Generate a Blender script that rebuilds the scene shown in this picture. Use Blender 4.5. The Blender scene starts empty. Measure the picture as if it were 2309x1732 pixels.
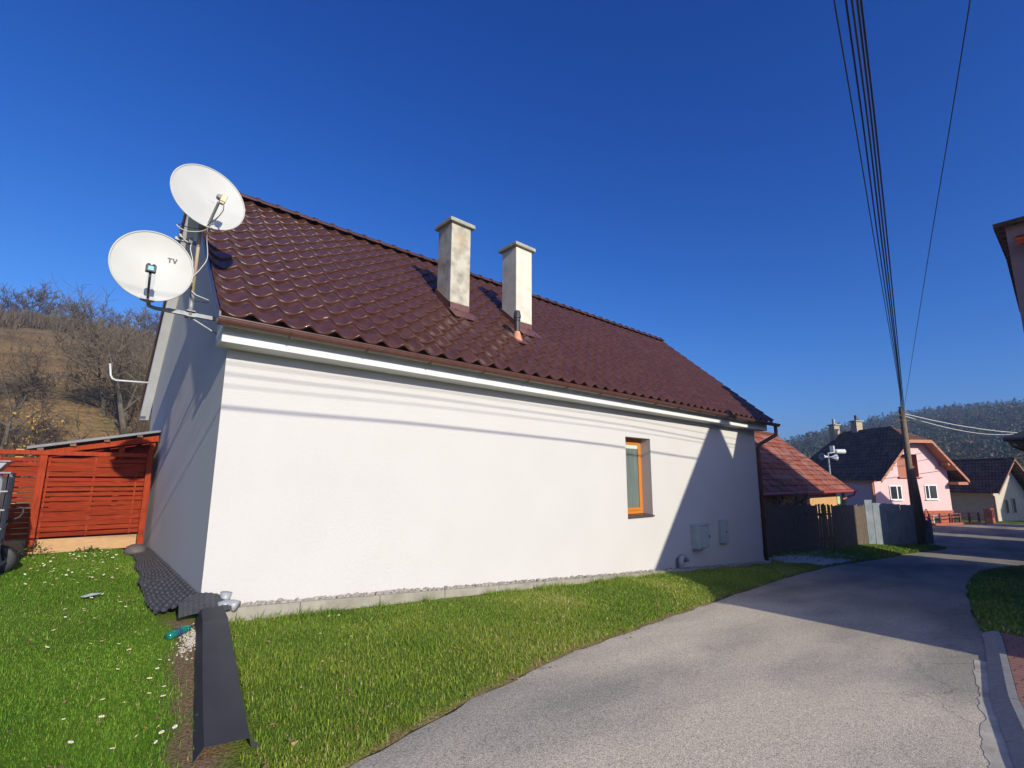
import bpy, math, random
import numpy as np
from mathutils import Vector, Matrix
random.seed(7); RS = np.random.RandomState(11)
SC = bpy.context.scene; COL = SC.collection

# ------------------------------------------------------------------ camera, sky, sun, exposure
cd = bpy.data.cameras.new('camera'); cam = bpy.data.objects.new('camera', cd); COL.objects.link(cam)
cd.sensor_fit = 'HORIZONTAL'; cd.sensor_width = 36; cd.lens = 36 * 1115.408 / 2309
cd.shift_x = -0.01568; cd.shift_y = 0.01074
cd.clip_start = 0.05; cd.clip_end = 5000
cam.location = (-1.24503, -6.68729, 1.29786)
cam.rotation_euler = (math.radians(90 + 9.868), 0, -math.radians(42.649))
SC.camera = cam
SUN = Vector((-0.095, -1.0, 0.375)).normalized()
EL = math.asin(SUN.z)
w = bpy.data.worlds.new('World'); SC.world = w; w.use_nodes = True
nt = w.node_tree; bg = nt.nodes['Background']
sky = nt.nodes.new('ShaderNodeTexSky'); sky.sky_type = 'NISHITA'; sky.sun_disc = False
sky.sun_elevation = EL; sky.sun_rotation = math.radians(180) + 0.085
SKYC = ((2.3,.088,5.9),(1.5,.235,9.5),(1.06,.665,24)); sky.altitude = 400; sky.air_density = 1.0; sky.dust_density = 3.0; sky.ozone_density = 3.0
sep = nt.nodes.new('ShaderNodeSeparateColor'); com = nt.nodes.new('ShaderNodeCombineColor'); nt.links.new(sky.outputs[0], sep.inputs[0])
for k_, (g_, a_, hi_) in enumerate(SKYC):        # deep polarised blue: contrast and tint per channel
    mn = nt.nodes.new('ShaderNodeMath'); mn.operation = 'MINIMUM'; mn.inputs[1].default_value = hi_; nt.links.new(sep.outputs[k_], mn.inputs[0])
    pw = nt.nodes.new('ShaderNodeMath'); pw.operation = 'POWER'; pw.inputs[1].default_value = g_; nt.links.new(mn.outputs[0], pw.inputs[0])
    ml = nt.nodes.new('ShaderNodeMath'); ml.operation = 'MULTIPLY'; ml.inputs[1].default_value = a_; nt.links.new(pw.outputs[0], ml.inputs[0])
    nt.links.new(ml.outputs[0], com.inputs[k_])
nt.links.new(com.outputs[0], bg.inputs[0])
bg.inputs[1].default_value = 0.15
ld = bpy.data.lights.new('sun', 'SUN'); ld.energy = 3.7; ld.angle = math.radians(0.55); ld.color = (1.0, 0.945, 0.79)
sun = bpy.data.objects.new('sun', ld); COL.objects.link(sun)
sun.rotation_euler = (-SUN).to_track_quat('-Z', 'Y').to_euler(); sun.location = (0, -30, 20)
SC.view_settings.view_transform = 'Standard'; SC.view_settings.look = 'None'
SC.view_settings.exposure = 0.66; SC.view_settings.gamma = 1

# ------------------------------------------------------------------ helpers
class MB:
    def __init__(s): s.v = []; s.f = []; s.mi = []; s.cur = 0
    def add(s, vs, fs):
        o = len(s.v); s.v.extend([tuple(p) for p in vs])
        for f in fs: s.f.append(tuple(o + i for i in f)); s.mi.append(s.cur)
    def box(s, a, b, R=None, c=None):
        x0, y0, z0 = a; x1, y1, z1 = b
        vs = [(x0,y0,z0),(x1,y0,z0),(x1,y1,z0),(x0,y1,z0),(x0,y0,z1),(x1,y0,z1),(x1,y1,z1),(x0,y1,z1)]
        if R is not None: vs = [tuple(R @ Vector(p) + Vector(c)) for p in vs]
        s.add(vs, [(0,3,2,1),(4,5,6,7),(0,1,5,4),(1,2,6,5),(2,3,7,6),(3,0,4,7)])
    def poly(s, pts, ext):            # planar polygon extruded by a vector
        n = len(pts); e = Vector(ext); p2 = [tuple(Vector(p) + e) for p in pts]
        s.add(list(pts) + p2, [tuple(range(n-1,-1,-1)), tuple(range(n,2*n))] + [(i,(i+1)%n,n+(i+1)%n,n+i) for i in range(n)])
    def tube(s, path, r, n=8, cap=True):
        P = [Vector(p) for p in path]; m = len(P)
        rr = r if isinstance(r, (list, tuple)) else [r]*m
        vs = []; fs = []; ref = None
        for i in range(m):
            t = (P[min(i+1,m-1)] - P[max(i-1,0)])
            t = t.normalized() if t.length > 1e-9 else Vector((0,0,1))
            if ref is None: ref = Vector((0,0,1)) if abs(t.z) < .9 else Vector((1,0,0))
            u = (ref - t*ref.dot(t))
            u = u.normalized() if u.length > 1e-6 else t.orthogonal().normalized()
            ref = u; v = t.cross(u)
            for k in range(n):
                a = 2*math.pi*k/n; vs.append(P[i] + (u*math.cos(a) + v*math.sin(a))*rr[i])
        for i in range(m-1):
            for k in range(n): fs.append((i*n+k, i*n+(k+1)%n, (i+1)*n+(k+1)%n, (i+1)*n+k))
        if cap: fs.append(tuple(range(n-1,-1,-1))); fs.append(tuple(range((m-1)*n, m*n)))
        s.add(vs, fs)
    def lathe(s, prof, c, n=16, R=None):   # prof [(r,z)]
        vs = []; fs = []; m = len(prof)
        for r, z in prof:
            for k in range(n):
                p = Vector((r*math.cos(2*math.pi*k/n), r*math.sin(2*math.pi*k/n), z))
                if R is not None: p = R @ p
                vs.append(p + Vector(c))
        for i in range(m-1):
            for k in range(n): fs.append((i*n+k, i*n+(k+1)%n, (i+1)*n+(k+1)%n, (i+1)*n+k))
        fs.append(tuple(range(n-1,-1,-1))); fs.append(tuple(range((m-1)*n, m*n)))
        s.add(vs, fs)
    def build(s, name, mat, parent=None, smooth=False, bevel=0):
        me = bpy.data.meshes.new(name)
        off = Vector(parent.matrix_basis.translation) if parent else Vector((0,0,0))
        if parent and parent.parent: off = off + Vector(parent.parent.matrix_basis.translation)
        me.from_pydata([tuple(Vector(p) - off) for p in s.v], [], s.f); me.update()
        for m_ in (mat if isinstance(mat, (list, tuple)) else [mat]): me.materials.append(m_)
        if any(s.mi): me.polygons.foreach_set('material_index', s.mi)
        if smooth: me.polygons.foreach_set('use_smooth', [True]*len(me.polygons))
        o = bpy.data.objects.new(name, me); COL.objects.link(o)
        if parent: o.parent = parent
        if bevel:
            b = o.modifiers.new('bevel', 'BEVEL'); b.width = bevel; b.segments = 2; b.limit_method = 'ANGLE'
        return o

def npmesh(name, V, F, mat, parent=None, smooth=False, attrs=None):
    me = bpy.data.meshes.new(name); V = np.asarray(V, np.float32)
    F3 = F if isinstance(F, list) else [F]
    loops = np.concatenate([f.ravel() for f in F3]).astype(np.int32)
    tot = np.concatenate([np.full(len(f), f.shape[1]) for f in F3]).astype(np.int32)
    st = np.concatenate([[0], np.cumsum(tot)[:-1]]).astype(np.int32)
    me.vertices.add(len(V)); me.vertices.foreach_set('co', V.ravel())
    me.loops.add(len(loops)); me.loops.foreach_set('vertex_index', loops)
    me.polygons.add(len(tot)); me.polygons.foreach_set('loop_start', st); me.polygons.foreach_set('loop_total', tot)
    me.polygons.foreach_set('use_smooth', np.full(len(tot), bool(smooth)))
    me.update(calc_edges=True); me.validate()
    for k, a in (attrs or {}).items():
        at = me.attributes.new(k, 'FLOAT', 'POINT'); at.data.foreach_set('value', np.asarray(a, np.float32))
    for m_ in (mat if isinstance(mat, (list, tuple)) else [mat]): me.materials.append(m_)
    o = bpy.data.objects.new(name, me); COL.objects.link(o)
    if parent: o.parent = parent
    return o

def tag(o, label=None, cat=None, group=None, kind=None):
    if label: o['label'] = label
    if cat: o['category'] = cat
    if group: o['group'] = group
    if kind: o['kind'] = kind
    return o
def thing(name, label, cat, loc=(0,0,0), group=None):
    o = bpy.data.objects.new(name, None); o.empty_display_size = .2; COL.objects.link(o)
    o.location = loc; return tag(o, label, cat, group)
def copy_tree(o, loc, rz=0, sc=1, label=None, parent=None):
    c = o.copy(); COL.objects.link(c)
    if parent is None:
        c.location = loc; c.rotation_euler = (0,0,rz); c.scale = (sc,sc,sc)
    else: c.parent = parent
    if label: c['label'] = label
    for ch in o.children: copy_tree(ch, None, parent=c)
    return c

def mat(name, c1, c2=None, scale=6, rough=.7, bump=0, bscale=40, metal=0, spec=.5, coat=0, lo=.35, hi=.65, c3=None, s3=1.5, amt3=.5, detail=6, stretch=None, objc=False, trans=0, bdist=.01):
    m = bpy.data.materials.new(name); m.use_nodes = True; n = m.node_tree; L = n.links; b = n.nodes['Principled BSDF']
    b.inputs['Base Color'].default_value = (*c1, 1); b.inputs['Roughness'].default_value = rough
    b.inputs['Metallic'].default_value = metal; b.inputs['Specular IOR Level'].default_value = spec
    b.inputs['Coat Weight'].default_value = coat
    if trans: b.inputs['Transmission Weight'].default_value = trans
    if c2 is None and not bump: return m
    tc = n.nodes.new('ShaderNodeTexCoord')
    if objc: src = tc.outputs['Object']
    else:
        g = n.nodes.new('ShaderNodeNewGeometry'); src = g.outputs['Position']
    if stretch:
        mp = n.nodes.new('ShaderNodeMapping'); mp.inputs['Scale'].default_value = stretch; L.new(src, mp.inputs[0]); src = mp.outputs[0]
    def noise(sc, det=detail):
        t = n.nodes.new('ShaderNodeTexNoise'); t.inputs['Scale'].default_value = sc; t.inputs['Detail'].default_value = det
        L.new(src, t.inputs['Vector']); return t.outputs['Fac']
    if c2 is not None:
        r = n.nodes.new('ShaderNodeValToRGB'); r.color_ramp.elements[0].position = lo; r.color_ramp.elements[1].position = hi
        r.color_ramp.elements[0].color = (*c1,1); r.color_ramp.elements[1].color = (*c2,1)
        L.new(noise(scale), r.inputs[0]); out = r.outputs[0]
        if c3 is not None:
            mx = n.nodes.new('ShaderNodeMixRGB'); mx.inputs[2].default_value = (*c3,1)
            mr = n.nodes.new('ShaderNodeMapRange'); mr.inputs[1].default_value = .5; mr.inputs[2].default_value = .7; mr.inputs[4].default_value = amt3
            L.new(noise(s3), mr.inputs[0]); L.new(mr.outputs[0], mx.inputs[0]); L.new(out, mx.inputs[1]); out = mx.outputs[0]
        L.new(out, b.inputs['Base Color'])
    if bump:
        bp = n.nodes.new('ShaderNodeBump'); bp.inputs['Strength'].default_value = bump; bp.inputs['Distance'].default_value = bdist
        L.new(noise(bscale, 3), bp.inputs['Height']); L.new(bp.outputs[0], b.inputs['Normal'])
    return m

def smooth(a, b, x): t = np.clip((np.asarray(x, float)-a)/(b-a), 0, 1); return t*t*(3-2*t)
# value noise on arrays
_NT = RS.rand(64, 64)
def vnoise(x, y):
    x = np.asarray(x, float); y = np.asarray(y, float)
    xi = np.floor(x).astype(int); yi = np.floor(y).astype(int); fx = x-xi; fy = y-yi
    fx = fx*fx*(3-2*fx); fy = fy*fy*(3-2*fy)
    g = lambda a, b: _NT[a % 64, b % 64]
    return (g(xi,yi)*(1-fx)+g(xi+1,yi)*fx)*(1-fy) + (g(xi,yi+1)*(1-fx)+g(xi+1,yi+1)*fx)*fy
def fbm(x, y, o=4):
    s = 0; a = .5
    for i in range(o): s = s + a*vnoise(x*2**i+17*i, y*2**i+9*i); a *= .5
    return s/(1-.5**o)

# ------------------------------------------------------------------ materials
M = {}
M['stucco'] = mat('white_stucco', (.498,.476,.452), (.512,.490,.466), 1.2, .85, .75, 85, spec=.2, bdist=.009)
M['reveal'] = M['stucco']
M['cornice'] = mat('painted_cornice', (.56,.56,.545), (.61,.61,.595), 4, .7, .25, 220, spec=.3, bdist=.004)
M['tile'] = mat('glossy_brown_tile', (.060,.024,.016), (.082,.034,.022), 7, .25, .03, 30, spec=.36, coat=.12, c3=(.095,.050,.034), s3=2.2, amt3=.35)
M['gutter'] = mat('brown_gutter', (.085,.036,.026), (.105,.045,.032), 14, .35, spec=.5)
M['chim1'] = mat('stained_render', (.46,.42,.33), (.19,.175,.145), 4.5, .9, .35, 60, c3=(.40,.30,.17), s3=2.3, amt3=.6, lo=.40, hi=.72)
M['chim2'] = mat('pale_render', (.60,.55,.44), (.45,.42,.35), 4, .9, .3, 60, c3=(.30,.28,.24), s3=3, amt3=.35, lo=.45, hi=.8)
M['cap'] = mat('concrete_cap', (.34,.33,.27), (.22,.22,.18), 14, .9, .4, 60, lo=.4, hi=.7)
M['flash'] = mat('brown_flashing', (.10,.042,.035), (.125,.055,.045), 8, .4)
M['blackp'] = mat('dark_plastic', (.025,.026,.03), (.035,.036,.04), 20, .4)
M['terra'] = mat('terracotta', (.50,.20,.10), (.60,.27,.15), 10, .6)
M['orange'] = mat('orange_wood', (.42,.13,.015), (.52,.19,.025), 6, .4, stretch=(40,40,2))
M['sill'] = mat('dark_sill', (.06,.042,.035), (.08,.055,.045), 12, .45)
M['glass'] = mat('window_glass', (.10,.13,.12), (.14,.17,.15), 2, .04, spec=.8, coat=.3, stretch=(12,12,1))
M['blind'] = mat('pale_blind', (.5,.52,.42), None, rough=.6)
M['dish'] = mat('dish_paint', (.46,.455,.425), (.425,.42,.385), 3, .5, spec=.3, objc=True, c3=(.42,.40,.34), s3=7, amt3=.25)
M['dishb'] = mat('dish_back', (.30,.31,.32), None, rough=.5)
M['galv'] = mat('galvanised_steel', (.27,.28,.29), (.20,.205,.21), 25, .5, metal=.15, spec=.4)
M['rusty'] = mat('rusty_steel', (.42,.27,.22), (.36,.33,.16), 9, .7, lo=.4, hi=.6)
M['lnb'] = mat('beige_plastic', (.52,.46,.30), (.46,.40,.25), 20, .5)
M['black'] = mat('black_rubber', (.012,.012,.013), None, rough=.5)
M['cablew'] = mat('pale_cable', (.52,.50,.44), None, rough=.5)
M['blue'] = mat('blue_label', (.05,.42,.66), None, rough=.4)
M['concrete'] = mat('edging_concrete', (.32,.295,.235), (.24,.22,.175), 5, .9, .3, 90, c3=(.16,.15,.10), s3=3, amt3=.45)
M['kerb'] = mat('kerb_concrete', (.30,.29,.26), (.24,.23,.21), 20, .9, .3, 120)
M['gravel'] = mat('gravel_stone', (.36,.33,.28), (.22,.20,.17), 25, .9)
M['gravelw'] = mat('pale_gravel_stone', (.5,.5,.48), (.34,.34,.34), 25, .9)
M['redwood'] = mat('red_stained_wood', (.19,.021,.007), (.29,.038,.010), 3, .7, .2, 60, spec=.08, lo=.3, hi=.7, stretch=(2,8,30), c3=(.10,.018,.008), s3=4, amt3=.75)
M['redpost'] = mat('red_stained_post', (.23,.028,.009), (.32,.048,.015), 3, .7, .2, 60, spec=.08, stretch=(30,30,2))
M['tan'] = mat('bare_plank', (.46,.27,.12), (.38,.21,.09), 4, .7, .1, 50, stretch=(2,8,20))
M['shedroof'] = mat('grey_sheet', (.34,.35,.37), (.28,.29,.31), 6, .45, metal=.3)
M['membrane'] = mat('dimpled_membrane', (.040,.040,.042), (.055,.055,.057), 12, .45, spec=.5)
M['sheet'] = mat('anthracite_sheet', (.026,.026,.030), (.034,.034,.039), 3, .6, .05, 14, spec=.3)
M['white'] = mat('white_plastic', (.52,.53,.53), (.47,.48,.48), 8, .45)
M['pipe'] = mat('grey_pipe', (.30,.31,.32), (.25,.255,.26), 10, .4)
M['tank'] = mat('tank_plastic', (.62,.66,.66), (.55,.60,.60), 4, .4)
M['box'] = mat('cabinet_plastic', (.40,.435,.42), (.35,.385,.375), 6, .6)
M['green'] = mat('green_bottle', (.02,.30,.22), None, rough=.12, trans=.6)

# ------------------------------------------------------------------ terrain functions
def Rz(X):
    X = np.asarray(X, float)
    return -.3 - .055*np.clip(X, -6, 20) - .035*np.clip(X-20, 0, 10)
RL = np.array([(-12,-8.2),(-6,-6.3),(-3,-5.2),(-1,-4.33),(.09,-3.70),(.95,-3.38),(2.97,-2.87),(6.1,-2.46),(9.5,-2.05),(12.7,-1.70),(16,-1.55),(19,-1.62),(24,-1.95),(28.4,-2.45),(29.4,-2.0),(31,.5),(34,6),(38,13),(44,13),(50,12)])
RR = np.array([(-12,-12),(-6,-9.6),(-1,-7.5),(1,-6.95),(3.2,-6.24),(4.85,-5.97),(7.66,-5.66),(10.4,-5.22),(12.7,-4.92),(15.2,-4.62),(19,-4.45),(21.5,-4.8),(24,-5.4),(29,-6.2),(50,-7)])
yl = lambda X: np.interp(X, RL[:,0], RL[:,1]); yr = lambda X: np.interp(X, RR[:,0], RR[:,1])
def zwall(X): return -.0721*np.clip(X, 0, 16)
def Gz(X, Y):
    X = np.asarray(X, float); Y = np.asarray(Y, float)
    r = Rz(X)
    # lawn beside the gable
    lawn = np.interp(Y, [-9,-4,-2.5,-.5,1.5,4.9,9,14], [-.32,-.30,-.24,-.10,-.02,.13,.16,.3])
    # strip in front of the wall / ground right of the house
    gc = np.interp(X, [-1,0,5,10,14.7,16,24,30], [-.14,-.18,-.48,-.80,-1.12,-1.15,-1.30,-1.62])
    t = np.clip((Y - yl(X))/np.maximum(.3, (-.45) - yl(X)), 0, 1)
    strip = r + (gc - r)*t + .05*np.sin(np.pi*t)*(X < 15)
    strip = np.where(Y > -.45, np.where(X < 15, gc, gc + .01*(Y+.45)), strip)
    k = smooth(-.55, .35, X + np.clip(-.5-Y, 0, 4)*.13)
    z = lawn*(1-k) + strip*k
    z = np.where((Y < yr(X)), r + .05*smooth(0, .4, yr(X)-Y), z)
    inr = (Y < yl(X)) & (Y > yr(X))
    z = np.where(inr, r, z)
    return z + .02*(fbm(X*1.3, Y*1.3, 3)-.5)*(~inr)

def axis(a, b, seg):
    out = []
    for lo, hi, st in seg: out.append(np.arange(lo, hi, st))
    return np.unique(np.concatenate(out + [np.array([a, b])]))
def gridmesh(name, xs, ys, zf, m, sm=True):
    X, Y = np.meshgrid(xs, ys); Z = zf(X, Y); nx, ny = len(xs), len(ys)
    V = np.stack([X, Y, Z], -1).reshape(-1, 3)
    i = np.arange((ny-1)*nx).reshape(ny-1, nx)[:, :-1].ravel()
    return npmesh(name, V, np.stack([i, i+1, i+nx+1, i+nx], 1), m, smooth=sm)

# ------------------------------------------------------------------ ground
def ground_material():
    m = bpy.data.materials.new('turf_soil'); m.use_nodes = True; n = m.node_tree; L = n.links; b = n.nodes['Principled BSDF']
    g = n.nodes.new('ShaderNodeNewGeometry')
    t = n.nodes.new('ShaderNodeTexNoise'); t.inputs['Scale'].default_value = 1.1; t.inputs['Detail'].default_value = 8; L.new(g.outputs['Position'], t.inputs['Vector'])
    r = n.nodes.new('ShaderNodeValToRGB'); e = r.color_ramp.elements
    e[0].position = .3; e[0].color = (.075,.125,.016,1); e[1].position = .7; e[1].color = (.14,.185,.03,1)
    k = e.new(.52); k.color = (.105,.155,.022,1)
    L.new(t.outputs['Fac'], r.inputs[0])
    t2 = n.nodes.new('ShaderNodeTexNoise'); t2.inputs['Scale'].default_value = 60; t2.inputs['Detail'].default_value = 4; L.new(g.outputs['Position'], t2.inputs['Vector'])
    mx = n.nodes.new('ShaderNodeMixRGB'); mx.blend_type = 'MULTIPLY'; mx.inputs[0].default_value = .8
    r2 = n.nodes.new('ShaderNodeValToRGB'); r2.color_ramp.elements[0].color = (.45,.42,.3,1); r2.color_ramp.elements[1].color = (1.5,1.4,1.1,1)
    r2.color_ramp.elements[0].position = .35; r2.color_ramp.elements[1].position = .65
    L.new(t2.outputs['Fac'], r2.inputs[0]); L.new(r.outputs[0], mx.inputs[1]); L.new(r2.outputs[0], mx.inputs[2])
    a = n.nodes.new('ShaderNodeAttribute'); a.attribute_name = 'soil'
    so = n.nodes.new('ShaderNodeValToRGB'); so.color_ramp.elements[0].color = (.12,.065,.035,1); so.color_ramp.elements[1].color = (.30,.20,.12,1)
    so.color_ramp.elements[0].position = .35; so.color_ramp.elements[1].position = .7
    L.new(t2.outputs['Fac'], so.inputs[0])
    m2 = n.nodes.new('ShaderNodeMixRGB'); L.new(a.outputs['Fac'], m2.inputs[0]); L.new(mx.outputs[0], m2.inputs[1]); L.new(so.outputs[0], m2.inputs[2])
    L.new(m2.outputs[0], b.inputs['Base Color']); b.inputs['Roughness'].default_value = .95; b.inputs['Specular IOR Level'].default_value = .1
    bp = n.nodes.new('ShaderNodeBump'); bp.inputs['Strength'].default_value = .5; bp.inputs['Distance'].default_value = .03
    L.new(t2.outputs['Fac'], bp.inputs['Height']); L.new(bp.outputs[0], b.inputs['Normal'])
    return m
FL = np.array([(-.03,-.45),(-.14,-1.1),(-.27,-2.0),(-.43,-3.4),(-.5,-4.2)])   # line of the folded sheet / soil path
def fx(Y): return np.interp(-np.asarray(Y), -FL[:,1], FL[:,0])
def soil(X, Y):
    d = np.abs(X - (fx(Y)-.12)) + .16*(fbm(X*5, Y*5, 3)-.5)
    s = (1-smooth(.07, .22, d))*(Y < -.3)*(Y > -4.3)
    d2 = np.abs(Y-yl(X)); s2 = (1-smooth(.02, .12, d2 + .12*(fbm(X*4, Y*4)-.5)))*(X < 30)*.9
    d3 = np.abs(Y+.46); s3 = (1-smooth(.02, .14, d3 + .2*(fbm(X*3, Y*3)-.5)))*(X < 14.7)*(X > .1)*.7
    return np.clip(np.maximum(np.maximum(s, s2), s3), 0, 1)
xs = axis(-900, 900, [(-900,-60,60),(-60,-8,6),(-8,-4,.5),(-4,16,.12),(16,52,.5),(52,120,6),(120,900,60)])
ys = axis(-900, 900, [(-900,-60,60),(-60,-12,6),(-12,-8,.5),(-8,6,.12),(6,16,.5),(16,60,6),(60,900,60)])
def ground_z(X, Y):
    z = Gz(X, Y); dip = ((Y < yl(X)+.06) & (Y > yr(X)-.06) & (X > -12) & (X < 49.5))
    far = smooth(60, 140, np.abs(X))
    z = np.where(dip, z-.05, z); 
    big = np.maximum(np.abs(X), np.abs(Y)); return z*(1-smooth(60,120,big)) + (-1.9)*smooth(60,120,big)
ground = gridmesh('ground', xs, ys, ground_z, ground_material())
Xg, Yg = np.meshgrid(xs, ys); at = ground.data.attributes.new('soil', 'FLOAT', 'POINT')
at.data.foreach_set('value', soil(Xg, Yg).ravel().astype(np.float32)); tag(ground, kind='structure')

# road
def road_material():
    m = bpy.data.materials.new('worn_asphalt'); m.use_nodes = True; n = m.node_tree; L = n.links; b = n.nodes['Principled BSDF']
    g = n.nodes.new('ShaderNodeNewGeometry')
    v = n.nodes.new('ShaderNodeTexVoronoi'); v.inputs['Scale'].default_value = 135; L.new(g.outputs['Position'], v.inputs['Vector'])
    sp = n.nodes.new('ShaderNodeSeparateColor'); L.new(v.outputs['Color'], sp.inputs[0])
    r = n.nodes.new('ShaderNodeValToRGB'); e = r.color_ramp.elements
    e[0].position = 0; e[0].color = (.28,.25,.205,1); e[1].position = 1; e[1].color = (.78,.69,.54,1)
    k = e.new(.35); k.color = (.50,.445,.355,1); k = e.new(.8); k.color = (.61,.545,.43,1)
    L.new(sp.outputs[0], r.inputs[0])
    t = n.nodes.new('ShaderNodeTexNoise'); t.inputs['Scale'].default_value = .55; t.inputs['Detail'].default_value = 7
    mp = n.nodes.new('ShaderNodeMapping'); mp.inputs['Scale'].default_value = (.6,1.5,1); L.new(g.outputs['Position'], mp.inputs[0]); L.new(mp.outputs[0], t.inputs['Vector'])
    r2 = n.nodes.new('ShaderNodeValToRGB'); r2.color_ramp.elements[0].position = .36; r2.color_ramp.elements[1].position = .6
    r2.color_ramp.elements[0].color = (.50,.50,.51,1); r2.color_ramp.elements[1].color = (1.08,1.03,.95,1)
    L.new(t.outputs['Fac'], r2.inputs[0])
    mx = n.nodes.new('ShaderNodeMixRGB'); mx.blend_type = 'MULTIPLY'; mx.inputs[0].default_value = .8
    L.new(r.outputs[0], mx.inputs[1]); L.new(r2.outputs[0], mx.inputs[2])
    # surface colour gets darker further down the lane
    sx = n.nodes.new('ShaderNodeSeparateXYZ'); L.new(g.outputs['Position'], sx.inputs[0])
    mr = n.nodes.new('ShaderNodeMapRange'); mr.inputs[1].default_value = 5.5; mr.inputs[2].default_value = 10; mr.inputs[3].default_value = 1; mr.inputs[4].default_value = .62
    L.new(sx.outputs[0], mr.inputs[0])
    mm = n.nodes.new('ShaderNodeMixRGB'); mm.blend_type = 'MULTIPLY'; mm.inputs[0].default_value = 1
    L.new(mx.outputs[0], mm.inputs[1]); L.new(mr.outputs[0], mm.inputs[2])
    # cracks
    cv = n.nodes.new('ShaderNodeTexVoronoi'); cv.feature = 'DISTANCE_TO_EDGE'; cv.inputs['Scale'].default_value = 1.1
    wn = n.nodes.new('ShaderNodeTexNoise'); wn.inputs['Scale'].default_value = 3; wn.inputs['Detail'].default_value = 5
    L.new(g.outputs['Position'], wn.inputs['Vector']); wm = n.nodes.new('ShaderNodeMixRGB'); wm.inputs[0].default_value = .3
    L.new(g.outputs['Position'], wm.inputs[1]); L.new(wn.outputs['Color'], wm.inputs[2]); L.new(wm.outputs[0], cv.inputs['Vector'])
    cl = n.nodes.new('ShaderNodeMapRange'); cl.inputs[1].default_value = .004; cl.inputs[2].default_value = .012; cl.inputs[3].default_value = .68; cl.inputs[4].default_value = 1
    L.new(cv.outputs['Distance'], cl.inputs[0])
    a = n.nodes.new('ShaderNodeAttribute'); a.attribute_name = 'edge'
    cmx = n.nodes.new('ShaderNodeMixRGB'); cmx.inputs[1].default_value = (1,1,1,1); L.new(a.outputs['Fac'], cmx.inputs[0]); L.new(cl.outputs[0], cmx.inputs[2])
    m3 = n.nodes.new('ShaderNodeMixRGB'); m3.blend_type = 'MULTIPLY'; m3.inputs[0].default_value = 1
    L.new(mm.outputs[0], m3.inputs[1]); L.new(cmx.outputs[0], m3.inputs[2])
    L.new(m3.outputs[0], b.inputs['Base Color']); b.inputs['Roughness'].default_value = .9; b.inputs['Specular IOR Level'].default_value = .2
    bp = n.nodes.new('ShaderNodeBump'); bp.inputs['Strength'].default_value = .4; bp.inputs['Distance'].default_value = .005
    L.new(v.outputs['Distance'], bp.inputs['Height']); L.new(bp.outputs[0], b.inputs['Normal'])
    return m
rx = np.concatenate([np.arange(-12,-2,.4), np.arange(-2,12,.04), np.arange(12,50,.25)]); nt_ = 13; ts = np.linspace(0,1,nt_)
jl = .05*(fbm(rx*2.2, rx*0+3, 4)-.5)*2; jr = .10*(fbm(rx*1.8, rx*0+40, 4)-.5)*2
A = yl(rx)+jl; B = np.where(rx < 8.2, yr(rx)-.02, yr(rx)+jr*.6)
Y = A[:,None]*(1-ts) + B[:,None]*ts; X = np.repeat(rx[:,None], nt_, 1)
edge_fall = np.where(ts == 0, -.02, np.where(ts == 1, -.004, 0))
Z = Rz(X) + edge_fall
i = (np.arange(len(rx)-1)[:,None]*nt_ + np.arange(nt_-1)).ravel()
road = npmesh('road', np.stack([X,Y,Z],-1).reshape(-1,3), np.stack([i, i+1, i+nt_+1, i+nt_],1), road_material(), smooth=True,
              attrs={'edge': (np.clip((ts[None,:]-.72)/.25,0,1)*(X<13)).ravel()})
tag(road, kind='structure')
# broken concrete apron along the kerb
ax = np.arange(1.5, 6.45, .05); aL = yr(ax)+.10+.16*(fbm(ax*3, ax*0+5, 4)-.45)*np.clip((6.5-ax)/1.2,0,1); aR = yr(ax)-.02
V = np.concatenate([np.stack([ax,aL,Rz(ax)+.0008],1), np.stack([ax,aL+.004,Rz(ax)-.003],1), np.stack([ax,aR,Rz(ax)+.004],1)])
n_ = len(ax); i = np.arange(n_-1)
apron = npmesh('concrete_apron', V, np.concatenate([np.stack([i+n_, i+n_+1, i+1, i],1), np.stack([i,i+1,i+1+2*n_,i+2*n_],1)])[:, ::-1],
    mat('apron_concrete', (.52,.465,.37), (.38,.34,.27), 5, .92, .3, 35, c3=(.24,.18,.11), s3=3.5, amt3=.55))
tag(apron, kind='structure')
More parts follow.
